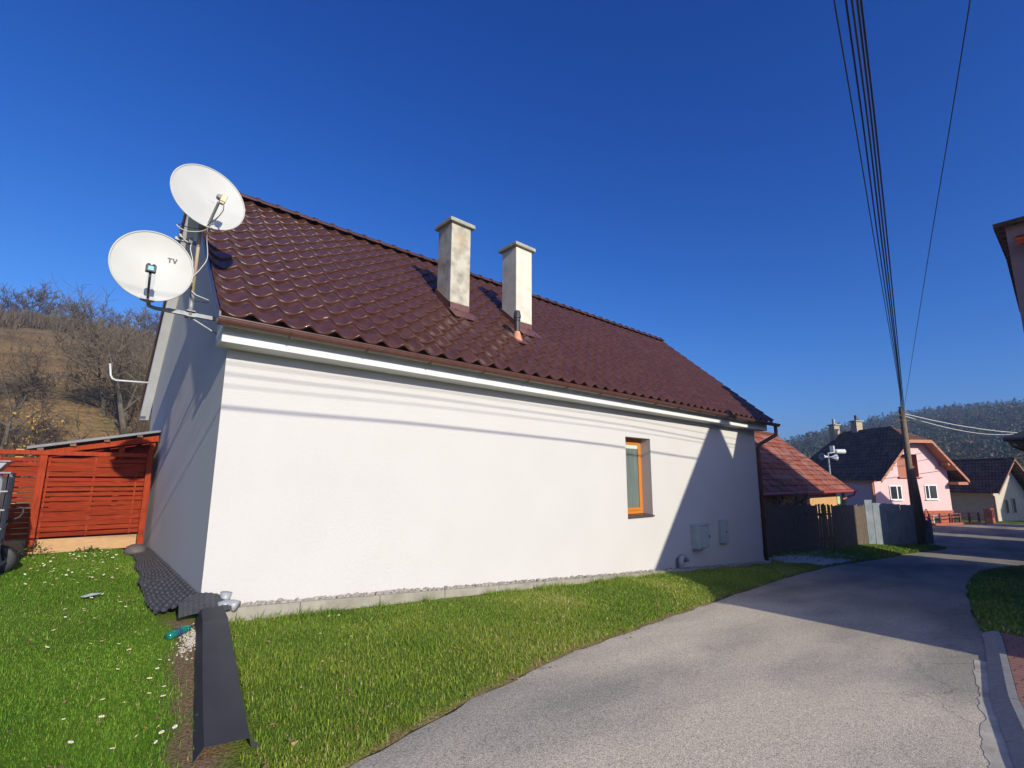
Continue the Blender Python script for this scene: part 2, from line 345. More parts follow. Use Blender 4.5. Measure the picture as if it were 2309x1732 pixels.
# kerb stones and block paving
kx = [8.15, 6.95, 5.85, 4.8, 3.8, 2.8, 1.8, .8]
kb = MB()
for a, b in zip(kx[:-1], kx[1:]):
    a -= .006; b += .006
    ns = 4; xs_ = np.linspace(a, b, ns)
    for x0, x1 in zip(xs_[:-1], xs_[1:]):
        P = []
        for x in (x0, x1):
            y = float(yr(x)); z = float(Rz(x))
            P.append([(x,y,z-.08),(x,y,z+.012),(x,y-.115,z+.066),(x,y-.175,z+.070),(x,y-.175,z-.08)])
        kb.add(P[0]+P[1], [(j,(j+1)%5,5+(j+1)%5,5+j) for j in range(5)] + ([(4,3,2,1,0)] if x0 == a else []) + ([(5,6,7,8,9)] if x1 == b else []))
kerb = kb.build('kerb', M['kerb']); tag(kerb, kind='structure')
def paver_material():
    m = bpy.data.materials.new('red_pavers'); m.use_nodes = True; n = m.node_tree; L = n.links; b = n.nodes['Principled BSDF']
    g = n.nodes.new('ShaderNodeNewGeometry'); t = n.nodes.new('ShaderNodeTexBrick'); t.inputs['Scale'].default_value = 1
    mp = n.nodes.new('ShaderNodeMapping'); mp.inputs['Rotation'].default_value = (0,0,math.radians(97)); L.new(g.outputs['Position'], mp.inputs[0]); L.new(mp.outputs[0], t.inputs['Vector'])
    t.inputs['Color1'].default_value = (.30,.13,.09,1); t.inputs['Color2'].default_value = (.24,.11,.085,1); t.inputs['Mortar'].default_value = (.05,.045,.04,1)
    t.inputs['Mortar Size'].default_value = .006; t.inputs['Brick Width'].default_value = .24; t.inputs['Row Height'].default_value = .12
    L.new(t.outputs['Color'], b.inputs['Base Color']); b.inputs['Roughness'].default_value = .85
    bp = n.nodes.new('ShaderNodeBump'); bp.inputs['Strength'].default_value = .4; bp.inputs['Distance'].default_value = .01; bp.invert = True
    L.new(t.outputs['Fac'], bp.inputs['Height']); L.new(bp.outputs[0], b.inputs['Normal']); return m
px = np.linspace(.8, 8.1, 40); V = np.concatenate([np.stack([px, yr(px)-.18, Rz(px)+.062],1), np.stack([px, yr(px)-2.2, Rz(px)+.062],1)])
i = np.arange(39); pav = npmesh('pavement', V, np.stack([i,i+1,i+41,i+40],1)[:, ::-1], paver_material()); tag(pav, kind='structure')

# ------------------------------------------------------------------ main house
L_ = 14.7; ZE, YE, ZR, YR, SL = 3.146, -.45, 6.5875, 3.426, .888
X0, X1 = -.20, 15.08; YB = 7.6; ZB = ZR - SL*(YB-YR)
house = thing('village_house', 'long white rendered house with steep glossy brown tiled roof and two chimneys', 'house', (0,0,0))
# walls with the window opening
wb = MB(); WX0, WX1, WZ0, WZ1 = 7.88, 8.85, .52, 2.285; HT = 2.95; RD = .32; HW = 7.15
def wquad(x0,x1,z0,z1): wb.add([(x0,0,z0),(x1,0,z0),(x1,0,z1),(x0,0,z1)], [(0,1,2,3)])
zb = -1.35
wquad(0,WX0,zb,HT); wquad(WX1,L_,zb,HT); wquad(WX0,WX1,zb,WZ0); wquad(WX0,WX1,WZ1,HT)
wb.add([(WX0,0,WZ0),(WX0,RD,WZ0),(WX0,RD,WZ1),(WX0,0,WZ1)], [(0,1,2,3)])
wb.add([(WX1,0,WZ0),(WX1,RD,WZ0),(WX1,RD,WZ1),(WX1,0,WZ1)], [(3,2,1,0)])
wb.add([(WX0,0,WZ1),(WX1,0,WZ1),(WX1,RD,WZ1),(WX0,RD,WZ1)], [(3,2,1,0)])
wb.add([(WX0,0,WZ0),(WX1,0,WZ0),(WX1,RD,WZ0),(WX0,RD,WZ0)], [(0,1,2,3)])
gt = lambda y: ZR - SL*abs(y-YR) - .13
for x, rev in ((0,1),(L_,0)):
    ps = [(x,0,zb),(x,HW,zb),(x,HW,gt(HW)),(x,YR,gt(YR)),(x,0,gt(0))]
    wb.add(ps, [tuple(range(4,-1,-1)) if rev else tuple(range(5))])
wb.add([(0,HW,zb),(L_,HW,zb),(L_,HW,gt(HW)),(0,HW,gt(HW))], [(3,2,1,0)])
wb.build('wall', M['stucco'], house)
# cornice
cb = MB()
prof = [(0.0,2.867),(-.32,2.867),(-.32,3.045),(-.39,3.055),(-.405,3.10),(0.0,3.40)]
cb.poly([(-.125,y,z) for y,z in prof], (15.05,0,0)); cb.build('cornice', M['cornice'], house, bevel=.006)
# verge soffit boards under the roof overhang
for name, y0, y1 in (('front', YE+.12, YR), ('back', YR, YB-.02)):
    zt = lambda y: ZR - SL*abs(y-YR)
    for xa, xb in ((X0+.035, -.002), (L_+.002, X1-.03)):
        sb = MB(); th = .075 if name == 'front' else .17
        sb.poly([(xa,y0,zt(y0)-.05),(xa,y1,zt(y1)-.05),(xa,y1,zt(y1)-.05-th),(xa,y0,zt(y0)-.05-th)], (xb-xa,0,0))
        sb.build('verge_board', M['cornice'], house)
# roof tiles: wave profile across, stepped courses up the slope
NW = 47; NCO = 15; SLEN = 5.183; WV = (X1-X0)/NW; NS = 14
def prof_wave(u):   # u in 0..1 : broad pan, narrow crest
    d = np.minimum(np.abs(u-.0), np.abs(u-1.0)); crest = np.exp(-(d/.20)**2)
    return .056*crest - .012*np.cos((u-.5)*2*np.pi)*(d > .2)*0
def roof_slope(front):
    us = np.linspace(0, 1, NS, endpoint=False); nx = NW*NS+1
    xg = np.append((np.arange(NW)[:,None]+us).ravel(), NW)*WV + X0
    ug = np.append(np.tile(us, NW), 0.)
    wv = prof_wave(ug)
    rows = []; co = SLEN/NCO
    ln = SLEN if front else (YB-YR)*math.hypot(1,SL)
    nco = NCO if front else int(round(ln/co)); co = ln/nco
    for k in range(nco):
        jit = RS.rand(NW+1)*.004
        jj = np.repeat(jit, NS)[:nx]
        drop = .024*np.cos((ug-.0)*2*np.pi)   # scalloped lower edge
        for s, h in ((0.0, .0), (-.006, .012), (0.0, .021), (.03, .0245), (.12, .023), (.5, .014), (.999, .003)):
            lift = h + wv*(1.0 if s > 0 or h > 0 else .85) + (jj if h > 0.01 else 0)
            rows.append((k*co + s*co + (drop+.024 if s < .3 else 0) - (.035 if k == 0 and s < .3 else 0), lift))
    V = []
    c = 1/math.hypot(1,SL); sn = SL*c
    for s, lift in rows:
        s = np.zeros(nx)+s
        if front: y = YE + s*c - lift*sn; z = ZE + s*sn + lift*c
        else: y = YB - s*c + lift*sn; z = ZB + s*sn + lift*c
        V.append(np.stack([xg, y, z], 1))
    V = np.concatenate(V); nr = len(rows)
    i = (np.arange(nr-1)[:,None]*nx + np.arange(nx-1)).ravel()
    F = np.stack([i, i+1, i+nx+1, i+nx], 1)
    if not front: F = F[:, ::-1]
    return V, F
V1, F1 = roof_slope(True); V2, F2 = roof_slope(False)
roof = npmesh('roof', np.concatenate([V1, V2]), np.concatenate([F1, F2+len(V1)]), M['tile'], house, smooth=True)
roof.modifiers.new('edge', 'EDGE_SPLIT').split_angle = math.radians(75)
# verge trim at the tile ends
for x in (X0, X1-.02):
    vb = MB()
    for ya, za, yb_, zb_ in ((YE,ZE,YR,ZR),(YB,ZB,YR,ZR)):
        vb.poly([(x,ya,za+.045),(x,yb_,zb_+.045),(x,yb_,zb_-.06),(x,ya,za-.055)], (.02,0,0))
    vb.build('verge_trim', M['gutter'], house)
rb = MB(); x = X0-.01; k = 0
while x < X1:
    x2 = min(x+.36, X1+.02)
    for (r0, xa, xb, zo) in ((.105, x, x2+.02, 0), (.125, x-.02, x+.045, .004)):
        vs = []; 
        for xx in (xa, xb):
            for a in np.linspace(-.15, math.pi+.15, 9): vs.append((xx, YR+r0*1.15*math.cos(a), ZR+.045+zo+r0*.85*math.sin(a)))
        rb.add(vs, [(j, j+9, j+10, j+1) for j in range(8)] + [tuple(range(8,-1,-1)), tuple(range(9,18))])
    x = x2
rb.build('ridge_cap', M['tile'], house, smooth=False)
# gutter, brackets, downpipe
gb = MB(); gy, gz, gr = -.475, 3.09, .078; ga = np.linspace(math.pi, 2*math.pi, 11); n_ = len(ga)
vs = []
for xx in (-.215, 15.42):
    for r_ in (gr, gr-.006):
        for a in ga: vs.append((xx, gy+r_*math.cos(a), gz+r_*math.sin(a)))
o2 = 2*n_
gb.add(vs, [(j, j+1, o2+j+1, o2+j) for j in range(n_-1)] + [(n_+j+1, n_+j, o2+n_+j, o2+n_+j+1) for j in range(n_-1)] + [(0,o2,o2+n_,n_),(n_-1,2*n_-1,o2+2*n_-1,o2+n_-1)])
for xx in (-.215, 15.42): gb.add([(xx, gy+gr*math.cos(a), gz+gr*math.sin(a)) for a in ga], [tuple(range(n_))])
gb.tube([(-.215,gy-gr,gz),(15.42,gy-gr,gz)], .011, 6)
gut = gb.build('gutter', M['gutter'], house, smooth=False)
for xx in np.arange(.55, 15, .98):
    b_ = MB(); b_.tube([(xx, gy+(gr+.006)*math.cos(a), gz+(gr+.006)*math.sin(a)) for a in ga] + [(xx,gy+gr+.03,gz+.06)], .009, 5); b_.build('gutter_bracket', M['gutter'], gut)
db = MB(); db.tube([(15.2,-.475,3.02),(15.2,-.475,2.82),(15.17,-.46,2.73),(14.86,-.06,2.44),(14.83,-.03,2.32),(14.83,-.03,-1.15)], .055, 12)
dp = db.build('downpipe', M['gutter'], house, smooth=True)
for z in (2.15, .2): b_ = MB(); b_.lathe([(.064,z),(.064,z+.04)], (14.83,-.03,0), 12); b_.build('pipe_clip', M['gutter'], dp)
# window
wn = MB(); fy = .245
def frame_ring(b, x0,x1,z0,z1,wd,ya,yb_):
    b.box((x0,ya,z0),(x0+wd,yb_,z1)); b.box((x1-wd,ya,z0),(x1,yb_,z1)); b.box((x0+wd,ya,z0),(x1-wd,yb_,z0+wd)); b.box((x0+wd,ya,z1-wd),(x1-wd,yb_,z1))
frame_ring(wn, WX0+.002, WX1-.002, WZ0+.03, WZ1-.002, .075, fy+.02, fy+.069)
frame_ring(wn, WX0+.079, WX1-.079, WZ0+.107, WZ1-.079, .07, fy, fy+.045)
win = wn.build('window', M['orange'], house, bevel=.006)
g_ = MB(); g_.box((WX0+.15,fy+.022,WZ0+.178),(WX1-.15,fy+.03,WZ1-.15)); g_.build('pane', M['glass'], win)
g_ = MB(); g_.box((WX0+.15,fy+.014,WZ1-.235),(WX1-.15,fy+.020,WZ1-.152)); g_.build('blind', M['blind'], win)
s_ = MB(); s_.poly([(WX0+.001,.243,WZ0+.04),(WX0+.001,-.045,WZ0+.006),(WX0+.001,-.045,WZ0-.026),(WX0+.001,.243,WZ0+.004)], (WX1-WX0-.002,0,0)); s_.build('sill', M['sill'], win)
# chimneys and vent
for cx0, cx1, zt, mt, lab in ((3.89,4.355,6.455,'chim1','stained grey chimney nearer the gable'), (5.615,6.09,6.52,'chim2','paler chimney behind the vent pipe')):
    c_ = MB(); c_.box((cx0,1.15,4.3),(cx1,1.64,zt)); ch = c_.build('chimney', M[mt], house, bevel=.008); ch['label'] = lab
    k_ = MB(); k_.box((cx0-.07,1.08,zt+.002),(cx1+.07,1.71,zt+.085)); k_.build('chimney_cap', M['cap'], ch, bevel=.012)
    f_ = MB(); rz = lambda y: ZE + SL*(y-YE)
    f_.box((cx0-.014,1.135,rz(1.15)-.1),(cx1+.014,1.148,rz(1.15)+.20))
    for x in (cx0-.014, cx1+.001): f_.poly([(x,1.135,rz(1.135)-.1),(x,1.68,rz(1.68)-.1),(x,1.68,rz(1.68)+.16),(x,1.135,rz(1.135)+.20)], (.013,0,0))
    f_.poly([(cx0-.05,.86,rz(.86)+.075),(cx1+.05,.86,rz(.86)+.075),(cx1+.05,1.14,rz(1.14)+.075),(cx0-.05,1.14,rz(1.14)+.075)], (0,-.006,.008))
    f_.build('chimney_flashing', M['flash'], ch)
vp = MB(); vx, vy, vz = 5.2, .64, 4.14
vp.lathe([(.052,vz+.1),(.052,vz+.40),(.07,vz+.405),(.07,vz+.425),(.056,vz+.43),(.056,vz+.45),(.074,vz+.455),(.078,vz+.50),(.060,vz+.60),(.05,vz+.615)], (vx,vy,0), 16)
ven = vp.build('vent_pipe', M['blackp'], house, smooth=False)
vp = MB(); vp.lathe([(.13,vz-.06),(.085,vz+.06),(.062,vz+.155),(.058,vz+.17)], (vx,vy,0), 16); vp.build('vent_boot', M['terra'], ven, smooth=True)
vp = MB(); rz = lambda y: ZE + SL*(y-YE)
vp.poly([(vx-.15,.45,rz(.45)+.075),(vx+.15,.45,rz(.45)+.075),(vx+.15,.76,rz(.76)+.07),(vx-.15,.76,rz(.76)+.07)], (0,-.006,.008)); vp.build('vent_flashing', M['flash'], ven)

# ------------------------------------------------------------------ satellite dishes, mast, bracket
def dframe(az, el):
    n = Vector((math.sin(az)*math.cos(el), -math.cos(az)*math.cos(el), math.sin(el))); u = Vector((math.cos(az), math.sin(az), 0))
    v = n.cross(u)
    if v.z < 0: v = -v
    return n, u, v
def dish_mesh(root, C, az, el, a, D, m):
    n, u, v = dframe(az, el); C = Vector(C); b = MB(); NR, NA = 9, 64
    P = lambda r, t, off=0: C + u*(a*r*math.cos(t)) + v*(1.08*a*r*math.sin(t)) - n*(D*(1-r*r)) + n*off
    ring = lambda r, off=0: [P(r, 2*math.pi*k/NA, off) for k in range(NA)]
    vs = []
    rs = [.02] + [i/NR for i in range(1, NR+1)]
    for r in rs: vs += ring(r)
    R_ = len(rs)
    fs = [(i*NA+k, i*NA+(k+1)%NA, (i+1)*NA+(k+1)%NA, (i+1)*NA+k) for i in range(R_-1) for k in range(NA)] + [tuple(range(NA-1,-1,-1))]
    b.add(vs, fs)
    b.cur = 1; vs = []
    for r in rs: vs += ring(r, -.012)
    b.add(vs, [tuple(reversed(f)) for f in fs]); b.cur = 0
    # rolled rim
    b.tube(ring(1.0) + [P(1.0, 0.0)], .0085, 6, cap=False)
    return b.build('reflector', [m, M['dishb']], root, smooth=True), P, n, u, v
d1 = thing('satellite_dish', 'lower off-white satellite dish lettered TV on bent grey arm', 'satellite dish', (-.815,-.15,3.622))
o, P, n, u, v = dish_mesh(d1, (-.815,-.15,3.622), -.036, .046, .368, .055, M['dish'])
tb = MB(); S = lambda x, y: Vector((-.815,-.15,3.622)) + u*x + v*y - n*(.055*(1-(x/.368)**2-(y/.397)**2)) + n*.005
def stroke(x0,y0,x1,y1,w=.013):
    d = Vector((x1-x0,y1-y0)).normalized(); q = (-d.y*w/2, d.x*w/2)
    tb.add([S(x0+q[0],y0+q[1]),S(x1+q[0],y1+q[1]),S(x1-q[0],y1-q[1]),S(x0-q[0],y0-q[1])], [(3,2,1,0)])
stroke(.122,.145,.166,.145,.012); stroke(.144,.1385,.144,.096,.013); stroke(.173,.151,.190,.096,.012); stroke(.207,.151,.190,.096,.012)
tb.build('lettering', M['black'], d1)
a_ = MB(); a_.tube([(-.825,-.2,3.235),(-.838,-.36,3.275),(-.850,-.50,3.36),(-.851,-.50,3.42)], .0115, 8); a_.build('feed_arm', M['blackp'], d1, smooth=True)
l_ = MB(); l_.box((-.895,-.55,3.415),(-.808,-.49,3.490)); l_.box((-.887,-.545,3.491),(-.86,-.49,3.503)); l_.box((-.843,-.545,3.491),(-.816,-.49,3.503))
ln = l_.build('feed_horn', M['black'], d1, bevel=.006)
l_ = MB(); l_.box((-.876,-.5545,3.432),(-.832,-.551,3.472)); l_.build('feed_label', M['blue'], ln)
k_ = MB(); k_.box((-.885,-.215,3.215),(-.765,-.135,3.245)); k_.box((-.85,-.13,3.24),(-.78,-.02,3.55))
k_.tube([(-.815,-.05,3.42),(-.81,.0,3.30),(-.79,.05,3.225),(-.73,.075,3.215),(-.62,.08,3.22)], .022, 10); k_.build('mount', M['dishb'], d1, smooth=False)
mast = thing('antenna_mast', 'galvanised and rusty antenna mast on a wall bracket beside the gable', 'antenna mast', (-.40,.08,3.2))
m_ = MB(); m_.tube([(-.40,.08,3.17),(-.40,.08,3.50)], .026, 12); m_.build('sleeve', M['galv'], mast, smooth=True)
m_ = MB(); m_.tube([(-.40,.08,3.50),(-.40,.08,4.66)], .020, 12); m_.build('pole', M['rusty'], mast, smooth=True)
m_ = MB(); m_.box((-.62,.06,3.20),(-.01,.10,3.245)); m_.box((-.012,.02,3.12),(-.002,.14,3.32)); m_.build('wall_arm', M['galv'], mast)
m_ = MB(); m_.tube([(-.38,.08,3.18),(-.005,.09,2.99)], .011, 6); m_.build('stay', M['galv'], mast)
for z in (3.185, 3.25): m_ = MB(); m_.box((-.445,.03,z),(-.355,.13,z+.012)); m_.tube([(-.44,.02,z+.006),(-.44,.14,z+.006)], .005, 5); m_.build('clamp', M['galv'], mast)
m_ = MB(); m_.box((-.63,.10,4.10),(-.38,.135,4.135)); m_.box((-.60,.06,4.125),(-.56,.14,4.165)); m_.box((-.5,.06,4.09),(-.46,.14,4.15)); m_.build('cross_bar', M['galv'], mast)
d2 = thing('satellite_dish', 'upper off-white satellite dish with a beige receiver, tilted above the roof edge', 'satellite dish', (-.378,-.15,4.625))
o, P, n, u, v = dish_mesh(d2, (-.378,-.15,4.625), .16, .21, .392, .06, M['dish'])
a_ = MB(); a_.tube([(-.364,-.225,4.215),(-.362,-.24,4.262),(-.332,-.52,4.42)], .015, 4); a_.build('feed_arm', M['dishb'], d2)
l_ = MB(); R_ = Matrix.Rotation(.25, 3, 'Y'); l_.box((-.03,-.028,-.045),(.03,.028,.05), R_, (-.296,-.55,4.455)); l_.box((-.024,-.024,-.07),(.024,.024,-.046), R_, (-.296,-.55,4.455)); l_.build('receiver', M['lnb'], d2, bevel=.008)
l_ = MB(); l_.lathe([(.02,-.03),(.03,-.02),(.03,.02),(.02,.03)], (-.335,-.53,4.47), 10, Matrix.Rotation(1.2,3,'X')); l_.build('feed_horn', M['galv'], d2)
k_ = MB(); k_.box((-.43,-.09,4.30),(-.31,.06,4.62)); k_.box((-.46,.05,4.40),(-.34,.11,4.55)); k_.build('mount', M['dishb'], d2)
def cable(path, r=.0055, n_=24):
    P_ = [Vector(p) for p in path]; out = []
    for i in range(len(P_)-1):
        p0 = P_[max(i-1,0)]; p1 = P_[i]; p2 = P_[i+1]; p3 = P_[min(i+2,len(P_)-1)]
        for t in np.linspace(0,1,8,endpoint=False):
            out.append(.5*((2*p1)+(p2-p0)*t+(2*p0-5*p1+4*p2-p3)*t*t+(3*p1-p0-3*p2+p3)*t**3))
    out.append(P_[-1]); b = MB(); b.tube(out, r, 6); return b
for k, (pts, mm, lab) in enumerate((
    ([(-.288,-.55,4.385),(-.29,-.545,4.31),(-.32,-.45,4.26),(-.36,-.27,4.245),(-.42,-.2,4.19),(-.56,-.12,4.19),(-.60,-.05,4.25)], 'black', 'dark cable looping from the beige receiver along its arm'),
    ([(-.295,-.55,4.385),(-.30,-.54,4.29),(-.34,-.36,4.235),(-.40,-.2,4.17),(-.55,-.1,4.15),(-.64,-.02,4.22),(-.60,.03,4.27)], 'cablew', 'pale cable looping left under the upper dish'),
    ([(-.37,-.22,4.2),(-.345,-.1,4.10),(-.31,-.02,3.92),(-.36,.02,3.78),(-.42,.045,3.66),(-.425,.045,3.52),(-.38,.03,3.46),(-.31,.03,3.44),(-.235,.05,3.43)], 'cablew', 'pale cable hanging down the mast to the roof verge'),
    ([(-.47,.08,4.09),(-.475,.05,4.0),(-.44,.04,3.86),(-.425,.045,3.70),(-.42,.045,3.6)], 'cablew', 'short cable from the cross bar down to the mast'),
    ([(-.42,.045,3.56),(-.42,.02,3.44),(-.37,.02,3.38),(-.30,.03,3.385),(-.23,.05,3.40)], 'black', 'black cable sagging from the mast to the verge'))):
    tag(cable(pts).build('antenna_cable', M[mm], smooth=True), lab, 'cable')
hk = MB(); hk.tube([(-.21,6.0,3.30),(-.60,6.0,3.285),(-.74,6.0,3.28),(-.80,6.0,3.31),(-.83,6.0,3.37),(-.865,6.0,3.60)], .018, 8)
tag(hk.build('antenna_bracket', M['white'], smooth=True), 'empty bent white antenna bracket on the rear roof verge', 'bracket')

# ------------------------------------------------------------------ meter cabinets, drain pipe, edging, gravel
def cabinet(x0, x1, z0, z1, d, lab, lid):
    t = thing('meter_cabinet', lab, 'meter cabinet', (x0, 0, z0))
    b = MB(); b.box((x0,-d,z0),(x1,-.001,z1)); b.build('body', M['box'], t, bevel=.01)
    b = MB(); b.box((x0+.03,-d-.012,z0+.03),(x1-.025,-d-.002,z1-.03)); dr = b.build('door', M['box'], t, bevel=.004)
    b = MB()
    if lid: b.box((x1-.045,-d-.03,(z0+z1)/2-.03),(x1-.028,-d-.013,(z0+z1)/2+.03))
    else:
        b.box(((x0+x1)/2+.01,-d-.018,(z0+z1)/2-.03),((x0+x1)/2+.05,-d-.0125,(z0+z1)/2+.02))
    b.build('latch', M['black'], dr)
    if lid: b = MB(); b.box((x0-.015,-d-.03,z1+.001),(x1+.01,-.001,z1+.018)); b.build('hood', M['box'], t)
cabinet(10.48, 11.02, -.37, .20, .22, 'wide grey meter cabinet jutting from the shaded wall', True)
cabinet(11.93, 12.33, -.36, .25, .10, 'narrow flat meter cabinet on the wall nearest the downpipe', False)
dr = MB(); dr.tube([(9.72,-.15,-.80),(9.72,-.15,-.62),(9.73,-.14,-.55),(9.79,-.13,-.50),(9.9,-.12,-.50),(9.98,-.12,-.545),(10.0,-.12,-.60)], .07, 14)
tag(dr.build('drain_elbow', M['pipe'], smooth=True), 'grey drain pipe elbow rising beside the wall in shade', 'pipe')
eb = MB(); xk = -.06
while xk < 14.9:
    xn = min(xk+1.0, 15.0); za = -.03-.0721*max(xk,0); zc = -.03-.0721*xn
    eb.add([(xk+.003,-.40,za-.45),(xn-.003,-.40,zc-.45),(xn-.003,-.33,zc-.45),(xk+.003,-.33,za-.45),(xk+.003,-.39,za),(xn-.003,-.39,zc),(xn-.003,-.34,zc),(xk+.003,-.34,za)],
           [(0,3,2,1),(4,5,6,7),(0,1,5,4),(1,2,6,5),(2,3,7,6),(3,0,4,7)])
    xk = xn
tag(eb.build('concrete_edging', M['concrete'], bevel=.008), 'low concrete edging in front of the white wall', 'edging')
def stones(name, n, fn, m, s0, s1):
    base = np.array([(1,0,0),(-1,0,0),(0,1,0),(0,-1,0),(0,0,1),(0,0,-1)], float)
    F0 = np.array([(0,2,4),(2,1,4),(1,3,4),(3,0,4),(2,0,5),(1,2,5),(3,1,5),(0,3,5)])
    # subdivide once
    vs = list(map(tuple, base)); cache = {}; fs = []
    def mid(a,b):
        k = (min(a,b),max(a,b))
        if k not in cache:
            p = np.array(vs[a])+np.array(vs[b]); vs.append(tuple(p/np.linalg.norm(p))); cache[k] = len(vs)-1
        return cache[k]
    for a,b,c in F0:
        ab,bc,ca = mid(a,b),mid(b,c),mid(c,a); fs += [(a,ab,ca),(ab,b,bc),(ca,bc,c),(ab,bc,ca)]
    base = np.array(vs); F0 = np.array(fs); nb = len(base)
    Vs = []; 
    for k in range(n):
        p = fn(); s = RS.uniform(s0,s1); sh = RS.uniform(.6,1.2,3)*[1,1,.75]
        a = RS.uniform(0,6.28); ca, sa = math.cos(a), math.sin(a)
        q = base*(1+RS.uniform(-.22,.22,(nb,1)))*s*sh
        q = np.stack([q[:,0]*ca-q[:,1]*sa, q[:,0]*sa+q[:,1]*ca, q[:,2]],1); Vs.append(q+p)
    F = (F0[None]+np.arange(n)[:,None,None]*nb).reshape(-1,3)
    return npmesh(name, np.concatenate(Vs), F, m)
def gp():
    x = RS.uniform(.02,14.6); return np.array([x, RS.uniform(-.33,-.03), -.075-.0721*x+RS.uniform(0,.025)])
tag(stones('gravel_strip', 2600, gp, M['gravel'], .016, .038), 'pale gravel filling the gap between edging and wall', 'gravel', kind='stuff')
gs = MB(); gs.add([(0,-.335,-.075),(14.7,-.335,-1.135),(14.7,.0,-1.135),(0,0,-.075)], [(0,1,2,3)]); tag(gs.build('gravel_bed', M['gravel']), kind='structure')
def gp2():
    while True:
        x = RS.uniform(14.3,19.2); y = RS.uniform(-1.75,.2)
        if y > float(yl(x))+.12 and y < .25-.1*(x-14.7) and y > -1.6+.35*abs(x-14.8)*0 and (x-14.2)*.55 > (-.45-y)*.8-.1: break
    return np.array([x, y, float(Gz(x,y))+.012])
tag(stones('gravel_patch', 1500, gp2, M['gravelw'], .02, .05), 'pale gravel patch at the far corner of the white house', 'gravel', kind='stuff')
tag(stones('corner_stone', 1, lambda: np.array([14.78,-.30,-1.02]), M['concrete'], .16, .17), 'flat pale stone at the far foot of the white wall', 'stone')

# ------------------------------------------------------------------ things at the near corner
# folded metal sheet
fb = MB(); key = [((.02,-.50,-.005),.19),((-.015,-.86,-.045),.21),((-.05,-1.05,-.035),.205),((-.16,-1.75,-.095),.215),((-.27,-2.45,-.150),.22),((-.39,-3.22,-.19),.225)]
vs = []
for (x,y,z), wd in key:
    dx, dy = .97, -.22
    L0 = (x-wd/2*dx, y-wd/2*dy); R0 = (x+wd/2*dx, y+wd/2*dy)
    gl = float(Gz(L0[0]-.03, L0[1])); g2 = float(Gz(R0[0], R0[1]))
    vs += [(L0[0]-.05, L0[1]+.01, max(gl-.01, z-.15)), (L0[0], L0[1], z+.012), ((L0[0]+R0[0])/2,(L0[1]+R0[1])/2, z+.0135+RS.uniform(-.003,.003)), (R0[0], R0[1], z+.012), (R0[0]+.012, R0[1], max(g2+.01, z-.04))]
fs = [(5*i+j, 5*i+j+1, 5*i+j+6, 5*i+j+5) for i in range(len(key)-1) for j in range(4)]
fb.add(vs, fs)
e = vs[-5:]; fb.add([e[3], e[4], (e[3][0]+.085, e[3][1]-.02, e[3][2]-.075), (key[-2][0][0]+.13, key[-2][0][1]-.36, key[-2][0][2]-.06)], [(0,2,1)])
fo = fb.build('folded_sheet', M['sheet'])
so = fo.modifiers.new('thick', 'SOLIDIFY'); so.thickness = .003
tag(fo, 'long dark grey folded metal sheet lying on the grass at the corner', 'metal sheet')
# dimpled membrane
nu, nv = 90, 900; uu = np.linspace(0,1,nu); vv = np.linspace(0,1,nv); U, Vv = np.meshgrid(uu, vv)
Ym = -.30 + Vv*4.95; wid = np.interp(Ym, [-.4,0,1,2,3.2,4.1,4.7], [.42,.40,.42,.36,.30,.24,.20])
Xm = -.015 - wid*(1-U) - .02*np.sin(Ym*5)*(1-U)
sx = 3.2*np.sin(Ym*4.1+U*1.4)
Zm = Gz(Xm, Ym) + .035 + .018*np.sin(Ym*6.2+1.0*U)*np.sin(np.pi*np.clip(U+.15,0,1)) + .17*U**1.6 + .05*np.exp(-((Ym-1.35)/.10)**2)*(1-U)
dim = np.maximum(0, np.cos(Ym*2*np.pi/.17)*np.cos(U*.40*2*np.pi/.085)); Zm = Zm + .024*np.minimum(dim*1.6, 1)
# torn front corner
ok = ~((Vv < .02+.05*fbm(U*4, Vv*0+2)) )
i = (np.arange(nv-1)[:,None]*nu + np.arange(nu-1)).ravel(); keep = ok.ravel()[i]
i = i[keep]
mem = thing('drainage_membrane', 'black dimpled drainage membrane lying along the grey gable wall', 'membrane', (0,0,0))
npmesh('sheet', np.stack([Xm,Ym,Zm],-1).reshape(-1,3), np.stack([i,i+1,i+nu+1,i+nu],1), M['membrane'], mem, smooth=True)
nu, nv = 60, 40; U, Vv = np.meshgrid(np.linspace(0,1,nu), np.linspace(0,1,nv))
Xc = -.26 + U*.46 + .03*Vv; Yc = -.47 + Vv*.26 + .05*np.sin(U*5); Zc = -.05 + .15*Vv**1.3*(.5+.5*np.sin(U*3+.2)) + .02*U + .011*np.sqrt(np.maximum(0,np.sin(U*63))*np.maximum(0,np.sin(Vv*38)))
i = (np.arange(nv-1)[:,None]*nu + np.arange(nu-1)).ravel()
npmesh('curled_corner', np.stack([Xc,Yc,Zc],-1).reshape(-1,3), np.stack([i,i+1,i+nu+1,i+nu],1), M['membrane'], mem, smooth=True)
rl = MB(); rl.lathe([(.17,-.03),(.165,.03),(.13,.09),(.07,.12),(.01,.13)], (-.22,4.42,.10), 20); rl.build('rolled_end', mat('dusty_rubber', (.075,.058,.055), (.10,.08,.07), 10, .7), mem, smooth=True)
# pvc pipe pieces
pp = thing('plastic_pipe_piece', 'pale grey plastic pipe elbow lying on the gravel at the corner', 'pipe', (.18,-.35,-.02))
b_ = MB(); b_.tube([(.10,-.36,-.02),(.17,-.36,-.01),(.23,-.38,-.015),(.27,-.42,-.03)], [.05,.052,.055,.06], 12); b_.build('elbow', M['pipe'], pp, smooth=True)
b_ = MB(); b_.tube([(.17,-.26,-.03),(.19,-.27,.10)], [.045,.06], 12); b_.build('socket', M['pipe'], pp, smooth=True)
